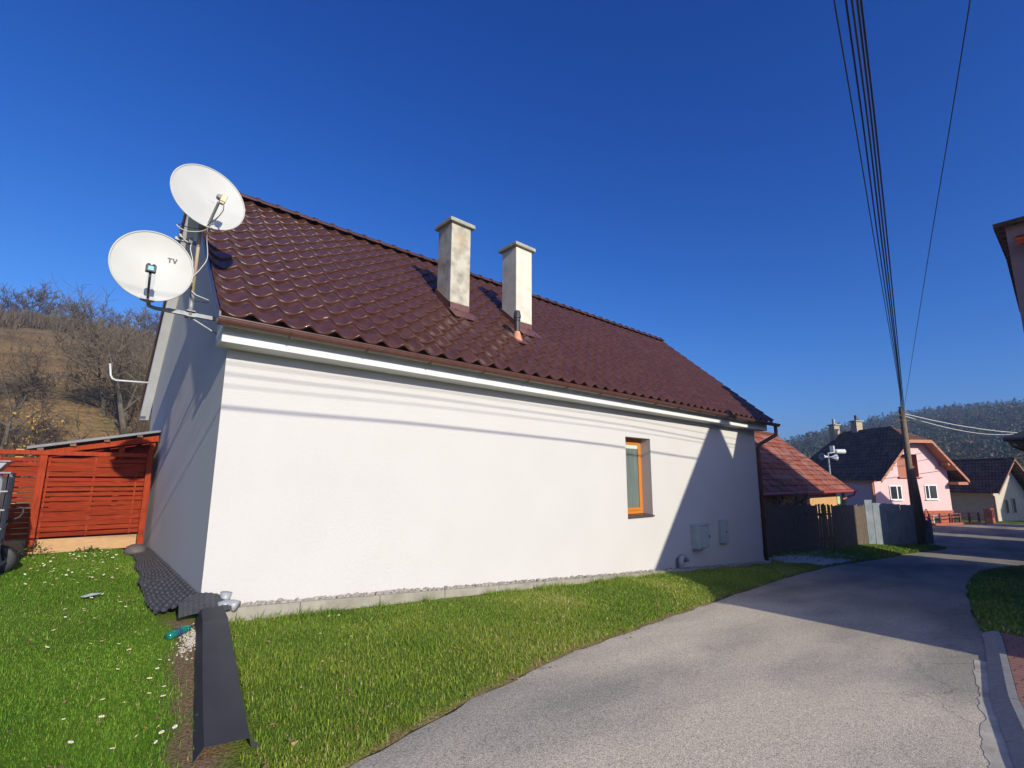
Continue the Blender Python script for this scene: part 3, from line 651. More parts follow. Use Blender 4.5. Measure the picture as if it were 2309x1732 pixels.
# bottle
bt = thing('plastic_bottle', 'crushed green plastic bottle lying on the grass by the membrane', 'bottle', (-.30,-.86,-.1))
q = Vector((.85,.52,.12)).normalized().to_track_quat('Z','Y').to_matrix()
b_ = MB(); b_.lathe([(.02,-.12),(.035,-.115),(.037,-.06),(.030,-.03),(.036,.01),(.036,.06),(.018,.10),(.013,.12)], (-.30,-.86,-.085), 14, q); b_.build('body', M['green'], bt, smooth=True)
b_ = MB(); b_.lathe([(.037,-.035),(.0385,-.03),(.0385,.0),(.037,.004)], (-.30,-.86,-.085), 14, q); b_.build('label_band', mat('dark_label', (.02,.05,.10), None, rough=.4), bt)
# pale sand spill
tag(stones('sand_spill', 420, lambda: (lambda a,b: np.array([-.20+.12*a-.05*b, -.95-.30*b+.12*a, float(Gz(-.2+.12*a-.05*b, -.95-.3*b+.12*a))+.004]))(RS.randn()*.6, RS.randn()*.55), mat('pale_grit', (.5,.46,.38), (.38,.34,.28), 30, .9), .005, .012), 'pale grit spilled beside the folded sheet', 'grit', kind='stuff')
sc_ = MB(); sc_.add([(-.98,1.05,.0),(-.93,.98,.004),(-.80,1.04,.012),(-.78,1.10,.01),(-.88,1.08,.02)], [(0,1,4),(1,2,4),(2,3,4)])
for i_, p in enumerate(sc_.v): sc_.v[i_] = (p[0], p[1], float(Gz(p[0],p[1]))+.05+p[2])
tag(sc_.build('paper_scrap', M['white']), 'torn scrap of white paper lying on the lawn', 'litter')
# ------------------------------------------------------------------ red fence, lean-to, tank, barrow
FY = 4.9; fence = thing('wooden_fence', 'red stained woven board fence closing the lawn beside the gable', 'fence', (-2.5, FY, .15))
fb = MB(); NB = 16; z0, z1 = .385, 1.70; hgt = (z1-z0)/NB
xs_ = np.linspace(-5.2, -.10, 150); posts = [-5.0, -3.3, -1.555, -.10]
for k in range(NB):
    za = z0 + k*hgt + RS.uniform(0,.006); zb_ = za + hgt - RS.choice([.003,.008,.016,.024])
    ph = (k % 2)*math.pi
    yy = FY + .020*np.sin((xs_+1.555)/.29*math.pi/1.0*.5 + ph)
    vs = []; n_ = len(xs_)
    for x, y in zip(xs_, yy): vs += [(x,y-.005,za),(x,y+.005,za),(x,y+.005,zb_),(x,y-.005,zb_)]
    fs = []
    for j in range(n_-1):
        a = 4*j
        fs += [(a,a+4,a+7,a+3),(a+1,a+2,a+6,a+5),(a+3,a+7,a+6,a+2),(a,a+1,a+5,a+4)]
    fs += [(0,3,2,1),(4*n_-4,4*n_-3,4*n_-2,4*n_-1)]
    fb.add(vs, fs)
fb.build('woven_panel', M['redwood'], fence)
for x in np.arange(-4.4, -.2, .585):
    b = MB(); b.box((x-.012,FY-.010,z0-.01),(x+.012,FY+.010,z1)); b.build('batten', M['redpost'], fence)
for x in posts[:3]:
    b = MB(); b.box((x-.048,FY-.115,.20),(x+.048,FY-.032,z1+.02)); b.build('post', M['redpost'], fence, bevel=.006)
b = MB(); b.box((-.185,FY-.115,.12),(-.10,FY-.032,1.86)); b.build('post', M['redpost'], fence, bevel=.006)
b = MB(); b.box((-5.2,FY-.028,1.728),(-.19,FY+.03,1.80)); b.build('top_rail', M['redpost'], fence, bevel=.005)
b = MB(); b.box((-5.2,FY-.02,.13),(-.19,FY+.02,.355)); b.build('kick_board', M['tan'], fence)
b = MB(); b.box((-1.90,FY+.06,.2),(-1.80,FY+.15,2.0-.18)); tag(b.build('fence_post', M['tan'], bevel=.006), 'pale unpainted post standing behind the red fence near the tank', 'post')
shed = thing('lean_to_shed', 'red timber lean-to with a grey sheet roof behind the fence', 'shed', (-.9, 6, .15))
b = MB(); XR0, XR1 = -1.78, -.015; zr = lambda x: 1.87 + (x+1.67)*.222
n_ = 60; vs = []
for j in range(n_):
    x = XR0 + (XR1-XR0)*j/(n_-1); zz = zr(x)
    for y in (4.98, 8.3): vs += [(x,y,zz+.012),(x,y,zz-.022)]
fs = []
for j in range(n_-1):
    a = 4*j; fs += [(a,a+4,a+6,a+2),(a+1,a+3,a+7,a+5),(a,a+1,a+5,a+4)]
b.add(vs, fs); b.build('roof_sheet', M['shedroof'], shed)
b = MB(); b.poly([(XR0,4.965,zr(XR0)+.022),(XR1,4.965,zr(XR1)+.022),(XR1,4.965,zr(XR1)-.022),(XR0,4.965,zr(XR0)-.022)], (0,.012,0)); b.build('edge_trim', mat('dull_sheet_edge', (.17,.175,.19), (.13,.135,.15), 8, .6), shed)
for x in (-1.62,-1.22,-.78,-.32):
    b = MB(); b.box((x-.04,4.99,zr(x)-.075),(x+.04,8.2,zr(x)-.027)); b.build('purlin', mat('dark_timber', (.10,.045,.025), (.16,.07,.035), 8, .7), shed)
b = MB(); b.poly([(-1.6,5.04,zr(-1.6)-.08),(-.03,5.04,zr(-.03)-.08),(-.03,5.04,zr(-.03)-.19),(-1.6,5.04,zr(-1.6)-.15)], (0,.045,0)); b.build('rafter', M['redpost'], shed)
b = MB(); b.poly([(-1.55,5.40,.2),(-.03,5.40,.2),(-.03,5.40,zr(-.03)-.05),(-1.55,5.40,zr(-1.55)-.05)], (0,.03,0)); b.build('front_boards', M['redwood'], shed)
for x in (-.55, -.10): b = MB(); b.box((x-.04,5.10,.15),(x+.04,5.18,zr(x)-.16)); b.build('shed_post', M['redpost'], shed)
b = MB(); b.box((-1.70,7.9,.1),(-.02,7.95,zr(-1.7)-.1)); b.build('back_boards', M['redwood'], shed)
tank = thing('liquid_tank', 'white plastic liquid tank in a galvanised bar cage at the left edge', 'tank', (-2.25, 3.0, .05))
TX0, TX1, TY0, TY1, TZ0, TZ1 = -2.79, -1.79, 2.52, 3.55, .22, 1.40
b = MB(); b.box((TX0+.05,TY0+.05,TZ0+.02),(TX1-.05,TY1-.05,TZ1-.03)); b.build('bottle', M['tank'], tank, bevel=.07)
cg = [0]
def bar(p, q, r=.011): cg[0].tube([p, q], r, 6)
b = MB(); cg[0] = b
for x in np.linspace(TX0, TX1, 9): bar((x,TY0,TZ0),(x,TY0,TZ1)); bar((x,TY1,TZ0),(x,TY1,TZ1))
for y in np.linspace(TY0, TY1, 8): bar((TX0,y,TZ0),(TX0,y,TZ1)); bar((TX1,y,TZ0),(TX1,y,TZ1))
for z in np.linspace(TZ0+.02, TZ1, 6):
    b.tube([(TX0,TY0-.012,z),(TX1+.012,TY0-.012,z),(TX1+.012,TY1+.012,z),(TX0-.012,TY1+.012,z),(TX0-.012,TY0-.012,z)], .012, 6)
b.build('cage', M['galv'], tank)
for y in (TY0, (TY0+TY1)/2, TY1): b = MB(); b.box((TX0,y-.05,.05),(TX1,y+.05,.20)); b.build('pallet_block', M['tan'], tank)
b = MB(); b.box((TX0,TY0-.06,.19),(TX1,TY1+.06,.218)); b.build('pallet_deck', M['galv'], tank)
tub = thing('plastic_tub', 'shallow grey plastic tub standing on top of the caged tank', 'tub', (-2.1,3.0,1.42))
b = MB(); b.poly([(-2.45,2.65,1.425),(-1.90,2.65,1.425),(-1.82,2.65,1.54),(-2.5,2.65,1.54)], (0,.6,0)); b.build('bowl', M['pipe'], tub, bevel=.01)
b = MB(); b.box((-2.53,2.62,1.542),(-1.795,3.28,1.56)); b.build('rim', M['pipe'], tub, bevel=.006)
bw = thing('wheelbarrow', 'dark wheelbarrow parked behind the tank, its wheel and curved handle showing', 'wheelbarrow', (-1.9,3.6,.05))
q = Matrix.Rotation(math.radians(90), 3, 'X')
b = MB(); b.lathe([(.10,-.035),(.17,-.045),(.20,-.02),(.20,.02),(.17,.045),(.10,.035)], (-1.80,3.3,.24), 22, q); wh = b.build('wheel', M['black'], bw, smooth=True)
b = MB(); b.lathe([(.02,-.06),(.098,-.03),(.098,.03),(.02,.06)], (-1.80,3.3,.24), 16, q); b.build('rim', M['galv'], wh)
b = MB(); b.tube([(-1.735,3.22,.24),(-1.80,3.24,.55),(-1.82,3.30,.72),(-1.78,3.30,.75),(-1.66,3.30,.80),(-1.63,3.30,.86),(-1.635,3.30,.93),(-1.72,3.30,.94)], .016, 8); b.build('handle', M['black'], bw, smooth=True)
b = MB(); b.tube([(-1.735,3.38,.24),(-1.84,3.40,.55),(-1.9,3.55,.9)], .016, 8); b.build('fork', M['blackp'], bw)
b = MB(); b.poly([(-2.5,3.62,.25),(-1.86,3.62,.35),(-1.80,3.62,1.0),(-2.5,3.62,1.0)], (0,.10,0)); b.build('tray', M['blackp'], bw, bevel=.02)

# ------------------------------------------------------------------ grass, daisies, weeds
def leaf_material(name, stops, trans=.25, attr='rnd', rough=.6):
    m = bpy.data.materials.new(name); m.use_nodes = True; n = m.node_tree; L = n.links; b = n.nodes['Principled BSDF']
    a = n.nodes.new('ShaderNodeAttribute'); a.attribute_name = attr
    r = n.nodes.new('ShaderNodeValToRGB'); el = r.color_ramp.elements
    el[0].position = stops[0][0]; el[0].color = (*stops[0][1],1); el[1].position = stops[-1][0]; el[1].color = (*stops[-1][1],1)
    for p, c in stops[1:-1]: k = el.new(p); k.color = (*c,1)
    L.new(a.outputs['Fac'], r.inputs[0]); L.new(r.outputs[0], b.inputs['Base Color'])
    b.inputs['Roughness'].default_value = rough; b.inputs['Specular IOR Level'].default_value = .25
    if trans:
        t = n.nodes.new('ShaderNodeBsdfTranslucent'); L.new(r.outputs[0], t.inputs[0]); mx = n.nodes.new('ShaderNodeMixShader'); mx.inputs[0].default_value = trans
        L.new(b.outputs[0], mx.inputs[1]); L.new(t.outputs[0], mx.inputs[2]); L.new(mx.outputs[0], n.nodes['Material Output'].inputs[0])
    return m
grassm = leaf_material('grass_blade', [(0,(.085,.165,.012)),(.35,(.17,.275,.022)),(.65,(.28,.355,.035)),(.84,(.40,.39,.06)),(.9,(.54,.42,.17)),(1,(.62,.49,.25))], .3)
lawnm = leaf_material('lawn_blade', [(0,(.075,.17,.010)),(.4,(.14,.28,.018)),(.72,(.22,.34,.03)),(.88,(.36,.37,.06)),(.94,(.50,.41,.16)),(1,(.58,.47,.23))], .3)
def blades(name, N, box, accept, h0, h1, wd, dry=0, seed=1, m=None):
    R = np.random.RandomState(seed)
    x = R.uniform(box[0], box[1], N*3); y = R.uniform(box[2], box[3], N*3)
    p = accept(x, y); keep = R.rand(len(x)) < p; x = x[keep][:N]; y = y[keep][:N]; n = len(x)
    z = Gz(x, y)
    pat = fbm(x*1.6, y*1.6, 3); pat2 = fbm(x*.7+9, y*.7+4, 3)
    h = R.uniform(h0, h1, n)*(.45+1.0*pat)
    a = R.uniform(0, 2*np.pi, n); lean = R.uniform(.3, 2.0, n)
    w_ = wd*R.uniform(.7, 1.3, n)
    dx, dy = np.cos(a), np.sin(a); px, py = -dy, dx
    mx_ = x+dx*h*lean*.35; my = y+dy*h*lean*.35; tx = x+dx*h*lean; ty = y+dy*h*lean
    tz = h*np.clip(1.05-.5*lean,.18,1)
    V = np.stack([np.stack([x-px*w_/2,y-py*w_/2,z-.01],1), np.stack([x+px*w_/2,y+py*w_/2,z-.01],1),
                  np.stack([mx_+px*w_*.4,my+py*w_*.4,z+tz*.62],1), np.stack([mx_-px*w_*.4,my-py*w_*.4,z+tz*.62],1), np.stack([tx,ty,z+tz],1)],1).reshape(-1,3)
    i = np.arange(n)*5
    rnd = np.clip(.58*R.rand(n)+.75*(pat2-.42)+dry+(R.rand(n) < .07+.25*np.clip(pat2-.5,0,1))*.4, 0, 1)
    return npmesh(name, V, [np.stack([i,i+1,i+2,i+3],1), np.stack([i+3,i+2,i+4],1)], m or grassm, attrs={'rnd': np.repeat(rnd,5)})
def okroad(x, y): return ~((y < yl(x)+.03*np.sin(x*9)+.05*(fbm(x*3,y*3,2)-.5)) & (y > yr(x)))
def flash_ok(x, y): return ~((np.abs(x-np.interp(-y, [.5,.86,1.05,1.75,2.45,3.22],[.02,-.015,-.05,-.16,-.27,-.39])) < .14) & (y < -.45) & (y > -3.3))
accA1 = lambda x, y: (y < -.42)*(y > yl(x)+.02)*okroad(x,y)*flash_ok(x,y)*(1-.93*soil(x,y))*(x > fx(y)+.08)*(.55+.45*(fbm(x*2,y*2)>.42))
tag(blades('verge_grass', 95000, (-.6,4.5,-4.8,-.40), accA1, .022, .062, .0050, .08, 3), 'rough green grass strip between white wall and lane', 'grass', kind='stuff')
tag(blades('verge_grass', 60000, (4.5,15.3,-3.2,-.40), accA1, .022, .06, .0085, .05, 4), 'grass strip running on along the white wall into the shade', 'grass', kind='stuff')
accT = lambda x, y: (fbm(x*2.7, y*0+2, 3) > .5)*(y > -.66)*(y < -.41)*.9
tag(blades('grass_tuft', 5200, (.1,14.5,-.66,-.41), accT, .06, .15, .0065, .0, 14), 'taller grass tufts growing against the concrete edging', 'grass', kind='stuff')
accB = lambda x, y: (x < np.where(y < -.4, fx(y)-.06, -.40+np.interp(y,[0,4],[0,.16])))*(x > -1.75-.09*(y+6.7))*(1-.95*soil(x,y))*flash_ok(x,y)
tag(blades('lawn_grass', 125000, (-2.9,0,-6.2,4.86), accB, .018, .046, .0045, -.02, 5, lawnm), 'short green lawn beside the grey gable wall', 'grass', kind='stuff')
tag(blades('lawn_grass', 60000, (-1.7,0,-5.0,-.6), accB, .02, .05, .0042, .04, 15, lawnm), 'patchy lawn with dry blades in the left foreground', 'grass', kind='stuff')
accC = lambda x, y: (y > yl(x)+.02)*(x > 17.5-.6*(y+1.5))*(y < .3-.22*(x-16.6)*.75)
tag(blades('far_grass', 12000, (15.5,29.5,-2.6,.5), accC, .06, .14, .022, -.05, 6), 'tongue of grass at the foot of the picket and metal fences', 'grass', kind='stuff')
accD = lambda x, y: (y < yr(x)-.02)
tag(blades('roadside_grass', 30000, (8.2,21.5,-9,-4.4), accD, .04, .10, .018, -.05, 7), 'dark shaded grass at the right side of the lane', 'grass', kind='stuff')
# daisies
def daisy():
    b = MB(); n = 10; r = .013
    for k in range(n):
        a = 2*math.pi*k/n; c, s = math.cos(a), math.sin(a); q = .28
        c1, s1 = math.cos(a-q), math.sin(a-q); c2, s2 = math.cos(a+q), math.sin(a+q)
        b.add([(c*.003,s*.003,.002),(c1*r*.8,s1*r*.8,.004),(c*r*1.1,s*r*1.1,.003),(c2*r*.8,s2*r*.8,.004)], [(0,1,2,3)])
    b.cur = 1; b.lathe([(.0055,.0),(.005,.005),(.002,.0065)], (0,0,.001), 8); b.cur = 2
    b.tube([(0,0,0),(.003,.002,-.05)], .0012, 4)
    o = b.build('daisy', [mat('daisy_petal', (.82,.81,.78), None, rough=.6), mat('daisy_eye', (.65,.42,.03), None, rough=.7), mat('daisy_stem', (.06,.11,.02), None)])
    return o
dz = daisy(); tag(dz, 'small white daisy flowering in the grass', 'daisy', 'daisies scattered through the grass')
R = np.random.RandomState(21); spots = []
while len(spots) < 150:
    k = R.rand()
    if k < .62: x, y = R.normal(-.95,.30), R.uniform(1.9,4.5)
    elif k < .86: x, y = R.normal(-.75,.25), R.uniform(-2.3,1.2)
    elif k < .93: x, y = R.uniform(-1.1,-.5), R.uniform(-3.6,-2)
    else: x, y = R.uniform(.1,1.6), R.uniform(-2.4,-.7)
    if x < -.40 or x > .1: spots.append((x,y))
for i_, (x, y) in enumerate(spots):
    o = dz if i_ == 0 else dz.copy()
    if i_: COL.objects.link(o)
    o.location = (x, y, float(Gz(x,y))+R.uniform(.035,.055)); s = R.uniform(.75,1.35); o.scale = (s,s,s); o.rotation_euler = (R.uniform(-.1,.7), R.uniform(-.3,.3), R.uniform(0,6))
def litter():
    R = np.random.RandomState(77); V = []; n = 0
    while n < 420:
        x = R.uniform(-2,12); y = R.uniform(-4.6,4.5)
        if x > -.45 and y > -.42: continue
        if y < float(yl(x))-.25: continue
        if x < fx(y)-.2 and R.rand() < .6: continue
        if x > .3 and R.rand() > np.exp(-abs(y-float(yl(x)))/.35)+.25: continue
        z = float(Gz(x,y))+R.uniform(.012,.05); a = R.uniform(0,6.28); L = R.uniform(.010,.026); c, s_ = math.cos(a)*L, math.sin(a)*L; t = R.uniform(-.6,.6,2)*L
        V += [(x-c,y-s_,z),(x+s_*.6,y-c*.6,z+t[0]),(x+c,y+s_,z+t[1]),(x-s_*.6,y+c*.6,z)]; n += 1
    return npmesh('leaf_litter', np.array(V), np.arange(len(V)).reshape(-1,4), lm_, attrs={'rnd': np.repeat(R.rand(n),4)})
lm_ = leaf_material('dry_leaf', [(0,(.16,.085,.04)),(.5,(.30,.18,.09)),(.8,(.42,.28,.15)),(1,(.38,.12,.05))], .1)
tag(litter(), 'dry fallen leaves and straw along the lane edge and in the grass', 'leaf litter', kind='stuff')
weedm = leaf_material('weed_leaf', [(0,(.05,.10,.02)),(.6,(.11,.19,.04)),(1,(.17,.25,.06))], .3)
def weed(cx, cy, n, rad, hh, lab, seed):
    R = np.random.RandomState(seed); V = []; F = []; rn = []
    for k in range(n):
        a = R.uniform(0,6.28); r = rad*math.sqrt(R.rand()); z = float(Gz(cx,cy)) + R.uniform(.02,hh)*(1-.6*r/rad); L = R.uniform(.03,.075)
        c = np.array([cx+math.cos(a)*r, cy+math.sin(a)*r*.6, z]); d = np.array([math.cos(a)*.8+R.normal()*.3, math.sin(a)*.8+R.normal()*.3, R.uniform(-.4,.5)]); d /= np.linalg.norm(d)
        s = np.cross(d, [0,0,1]); s /= np.linalg.norm(s)+1e-6; o = len(V)
        V += [c, c+d*L*.5+s*L*.28, c+d*L, c+d*L*.5-s*L*.28]; F.append((o,o+1,o+2,o+3)); rn += [R.rand()]*4
    t = thing('weed', lab, 'plant', (0,0,0)); npmesh('leaves', np.array(V), np.array(F), weedm, t, attrs={'rnd': rn})
    b = MB()
    for k in range(7): a = k*.9; b.tube([(cx,cy,float(Gz(cx,cy))),(cx+math.cos(a)*rad*.5,cy+math.sin(a)*rad*.3,float(Gz(cx,cy))+hh*.7)], .003, 4)
    b.build('stem', weedm, t)
weed(-1.52, 4.55, 90, .26, .34, 'leafy weed climbing at the foot of the red fence post', 1)
weed(-.80, 4.70, 70, .22, .10, 'low leafy weed under the tan kick board of the fence', 2)

# ------------------------------------------------------------------ picket fence, metal fence, poles, wires
picketm = mat('weathered_pickets', (.14,.10,.065), (.05,.038,.028), 5, .9, .5, 30, stretch=(14,14,1.2), c3=(.24,.19,.13), s3=9, amt3=.6)
pf = thing('picket_fence', 'weathered brown upright board fence past the white house corner', 'fence', (20,.1,-1.2))
A_ = np.array([16.2,.56]); B_ = np.array([24.0,-.47]); ln = np.linalg.norm(B_-A_); dd = (B_-A_)/ln; nn_ = np.array([dd[1],-dd[0]])
pb = MB(); s = 0
while s < ln:
    wd_ = random.uniform(.09,.13); p = A_+dd*s; x, y = p; zg = float(np.interp(x,[16,24],[-1.06,-1.34])); zt = zg+np.interp(x,[16,24],[1.63,1.62])+random.uniform(-.06,.05)
    gap = .10 if 19.8 < x < 21.2 and random.random() < .3 else random.uniform(.004,.018)
    tl = random.uniform(-.012,.012); e = dd*wd_; q = nn_*.022
    pb.add([(x,y,zg-.05),(x+e[0],y+e[1],zg-.05),(x+e[0]+q[0],y+e[1]+q[1],zg-.05),(x+q[0],y+q[1],zg-.05),
            (x+dd[0]*tl,y+dd[1]*tl,zt),(x+e[0]+dd[0]*tl,y+e[1]+dd[1]*tl,zt-random.uniform(0,.03)),(x+e[0]+q[0]+dd[0]*tl,y+e[1]+q[1],zt-.01),(x+q[0]+dd[0]*tl,y+q[1],zt)],
           [(0,3,2,1),(4,5,6,7),(0,1,5,4),(1,2,6,5),(2,3,7,6),(3,0,4,7)])
    s += wd_+gap
pb.build('pickets', picketm, pf)
for zz in (.35, 1.25):
    b = MB(); b.tube([(A_[0]-nn_[0]*.04,A_[1]-nn_[1]*.04,-1.06+zz),(B_[0]-nn_[0]*.04,B_[1]-nn_[1]*.04,-1.34+zz)], .035, 4); b.build('rail', picketm, pf)
metalm = mat('faded_blue_sheet', (.15,.175,.195), (.20,.225,.245), 3, .6, metal=.1, c3=(.10,.12,.135), s3=2, amt3=.5)
mf = thing('sheet_metal_fence', 'blue-grey sheet metal fence between the pickets and the pole', 'fence', (25.3,-1,-1.4))
p0 = np.array([24.05,-.50]); p1 = np.array([27.7,-1.50]); k = 0; ln = np.linalg.norm(p1-p0); dd = (p1-p0)/ln; nn_ = np.array([dd[1],-dd[0]])
tops = [.50,.36,.33,.30,.27,.24,.22]
for k in range(7):
    a = p0+dd*ln*k/7; b_ = p0+dd*ln*(k+1)/7+dd*.03; off = nn_*(.012*(k%2)); b = MB(); ns = 14
    vs = []
    for j in range(ns+1):
        p = a+(b_-a)*j/ns+off+nn_*(.012*(j%4 < 2)); zg = float(np.interp(p[0],[24,27.7],[-1.34,-1.47]))
        vs += [(p[0],p[1],zg-.03),(p[0],p[1],tops[k])]
    b.add(vs, [(2*j,2*j+2,2*j+3,2*j+1) for j in range(ns)]); o = b.build('sheet', metalm, mf); sm_ = o.modifiers.new('thick','SOLIDIFY'); sm_.thickness = .004
polem = mat('pole_wood', (.17,.125,.075), (.10,.075,.05), 4, .9, .4, 30, stretch=(20,20,1.5), c3=(.24,.19,.12), s3=1, amt3=.5)
PX, PY, PZ = 28.35, -1.46, -1.49
pole = thing('utility_pole', 'tall wooden utility pole with a timber prop at the lane bend', 'utility pole', (PX,PY,PZ))
b = MB(); b.tube([(PX,PY,PZ-.3),(PX,PY,1.5),(PX,PY,4.86)], [.155,.14,.115], 14); b.build('shaft', polem, pole, smooth=True)
b = MB(); b.tube([(PX+.75,PY-.12,PZ-.3),(PX+.42,PY-.10,.4),(PX+.14,PY-.05,1.98)], [.14,.13,.12], 12); b.build('prop', polem, pole, smooth=True)
b = MB(); b.box((PX+.55,PY-.42,PZ-.1),(PX+.95,PY-.16,PZ+.95)); b.build('concrete_foot', mat('damp_concrete', (.16,.18,.18), (.11,.125,.13), 5, .9), pole, bevel=.02)
b = MB(); b.tube([(PX+.6+.5*math.sin(t)*.9, PY-.32, PZ+1.05+.42*math.cos(t)) for t in np.linspace(0,6.28*1.9,40)], .018, 5); b.build('cable_coil', M['black'], pole)
for z in (4.45, 4.2): b = MB(); b.tube([(PX-.42,PY+.25,z),(PX+.3,PY-.2,z)], .025, 6); b.build('cross_arm', polem, pole)
wirepts = [
  ((2.66,-5.91,4.93),(4.09,-5.67,4.83),(6.72,-5.22,4.65),(17.98,-3.29,3.87)),
  ((2.62,-5.99,4.83),(4.0,-5.75,4.73),(6.52,-5.30,4.54),(17.1,-3.46,3.75)),
  ((2.66,-6.02,4.84),(4.06,-5.78,4.74),(6.58,-5.33,4.55),(17.15,-3.47,3.75)),
  ((2.53,-6.04,4.72),(3.87,-5.81,4.63),(6.32,-5.37,4.45),(16.68,-3.55,3.69)),
  ((2.24,-6.12,4.44),(3.45,-5.91,4.34),(5.63,-5.52,4.15),(14.42,-3.96,3.39)),
  ((2.30,-6.13,4.46),(3.53,-5.92,4.36),(5.74,-5.53,4.17),(14.6,-3.95,3.41))]
wl = ['leftmost overhead wire running from the pole top', 'second overhead wire from the left, paired with a close neighbour', 'third overhead wire from the left, in the close left pair', 'fourth overhead wire from the left, standing alone', 'fifth overhead wire from the left, in the close right pair', 'rightmost of the bunched overhead wires']
def wire(pts, r, lab, name='overhead_wire'):
    P_ = [Vector(p) for p in pts]; d = P_[0]-P_[1]
    P_ = [P_[0]+d*9+Vector((0,0,.8)), P_[0]+d*3.5] + P_
    out = []
    for i in range(len(P_)-1):
        a0 = P_[max(i-1,0)]; a1 = P_[i]; a2 = P_[i+1]; a3 = P_[min(i+2,len(P_)-1)]
        t1 = (a2-a0)/max(1e-6,((a1-a0).length+(a2-a1).length))*(a2-a1).length if i else (a2-a1)
        t2 = (a3-a1)/max(1e-6,((a2-a1).length+(a3-a2).length))*(a2-a1).length if i < len(P_)-2 else (a2-a1)
        for t in np.linspace(0,1,9,endpoint=False):
            h00 = 2*t**3-3*t*t+1; h10 = t**3-2*t*t+t; h01 = -2*t**3+3*t*t; h11 = t**3-t*t
            out.append(a1*h00+t1*h10+a2*h01+t2*h11)
    out.append(P_[-1]); b = MB(); b.tube(out, r, 6); return tag(b.build(name, M['black'], smooth=True), lab, 'wire', 'overhead wires along the lane')
for k, pts in enumerate(wirepts):
    wire(list(pts)+[(PX-.25+.06*k, PY+.12-.04*k, 4.78-.06*k if k < 3 else 4.5-.04*k)], .0065 if k in (0,3) else .0085, wl[k])
wire([(4.62,-6.6,5.86),(6.38,-6.22,5.75),(9.63,-5.51,5.55),(24.02,-2.4,4.66),(PX,PY-.02,4.50)], .006, 'lone thin wire sloping away to the right of the bunched wires')
def span(pts, r, lab):
    b = MB(); b.tube(pts, r, 5); tag(b.build('service_cable', M['black'] if 'dark' in lab else M['cablew']), lab, 'wire')
def sag(a, b_, d, n=14): return [tuple(np.array(a)+(np.array(b_)-np.array(a))*t-np.array([0,0,d*4*t*(1-t)])) for t in np.linspace(0,1,n)]
span(sag((PX,PY,4.55),(75,-9.0,7.1),1.0), .02, 'pale service cable running right from the pole top across the hill')
span(sag((PX,PY,4.45),(70,-4.5,6.4),.7), .02, 'second pale service cable running right below the first')
span(sag((PX,PY,4.3),(90,-7.5,1.9),.6), .022, 'dark cable sagging from the pole towards the right hill')

# loudspeaker mast behind the red roof
sm = thing('loudspeaker_mast', 'slim grey mast with horn loudspeakers and a lamp above the red tiled roof', 'mast', (31.95,3,-1.4))
b = MB(); b.tube([(31.95,3.0,-1.4),(31.95,3.0,2.95)], .05, 10); b.build('pole', M['galv'], sm, smooth=True)
for k, (dv, z) in enumerate((((-.9,.35,0),2.72),((.85,-.45,0),2.68))):
    q = Vector(dv).to_track_quat('Z','Y').to_matrix(); b = MB(); b.lathe([(.05,.05),(.07,.25),(.16,.48),(.20,.55),(.17,.54),(.05,.30)], (31.95,3,z), 14, q); b.build('horn', M['white'], sm, smooth=True)
b = MB(); q = Vector((.9,-.45,.02)).to_track_quat('Z','Y').to_matrix(); b.lathe([(.10,.55),(.14,.6),(.14,1.25),(.10,1.3)], (31.95,3,3.03), 14, q); b.tube([(31.95,3,2.93),(32.5,2.73,3.0)], .03, 6); b.build('lamp_head', M['white'], sm, smooth=True)
b = MB(); b.box((32.2,2.75,3.02),(32.42,2.95,3.38)); b.build('antenna_box', M['white'], sm)

# ------------------------------------------------------------------ far houses
def roof_mat(name, c1, c2, axisvec, row, colw, light, rough=.85, mott=.5):
    m = bpy.data.materials.new(name); m.use_nodes = True; n = m.node_tree; L = n.links; b = n.nodes['Principled BSDF']
    tc = n.nodes.new('ShaderNodeTexCoord'); br = n.nodes.new('ShaderNodeTexBrick'); br.inputs['Scale'].default_value = 1
    L.new(tc.outputs['UV'], br.inputs['Vector'])
    br.inputs['Color1'].default_value = (*c1,1); br.inputs['Color2'].default_value = (*c2,1); br.inputs['Mortar'].default_value = (*[c*.28 for c in c1],1)
    br.inputs['Brick Width'].default_value = colw; br.inputs['Row Height'].default_value = row; br.inputs['Mortar Size'].default_value = row*.11; br.inputs['Mortar Smooth'].default_value = .2
    t = n.nodes.new('ShaderNodeTexNoise'); t.inputs['Scale'].default_value = 1.6; t.inputs['Detail'].default_value = 8; L.new(tc.outputs['UV'], t.inputs['Vector'])
    mr = n.nodes.new('ShaderNodeMapRange'); mr.inputs[1].default_value = .45; mr.inputs[2].default_value = .7; mr.inputs[4].default_value = mott; L.new(t.outputs['Fac'], mr.inputs[0])
    mx = n.nodes.new('ShaderNodeMixRGB'); mx.inputs[2].default_value = (*light,1); L.new(mr.outputs[0], mx.inputs[0]); L.new(br.outputs['Color'], mx.inputs[1])
    L.new(mx.outputs[0], b.inputs['Base Color']); b.inputs['Roughness'].default_value = rough; b.inputs['Specular IOR Level'].default_value = .12
    bp = n.nodes.new('ShaderNodeBump'); bp.inputs['Strength'].default_value = .7; bp.inputs['Distance'].default_value = .04; bp.invert = True
    L.new(br.outputs['Fac'], bp.inputs['Height']); L.new(bp.outputs[0], b.inputs['Normal']); return m
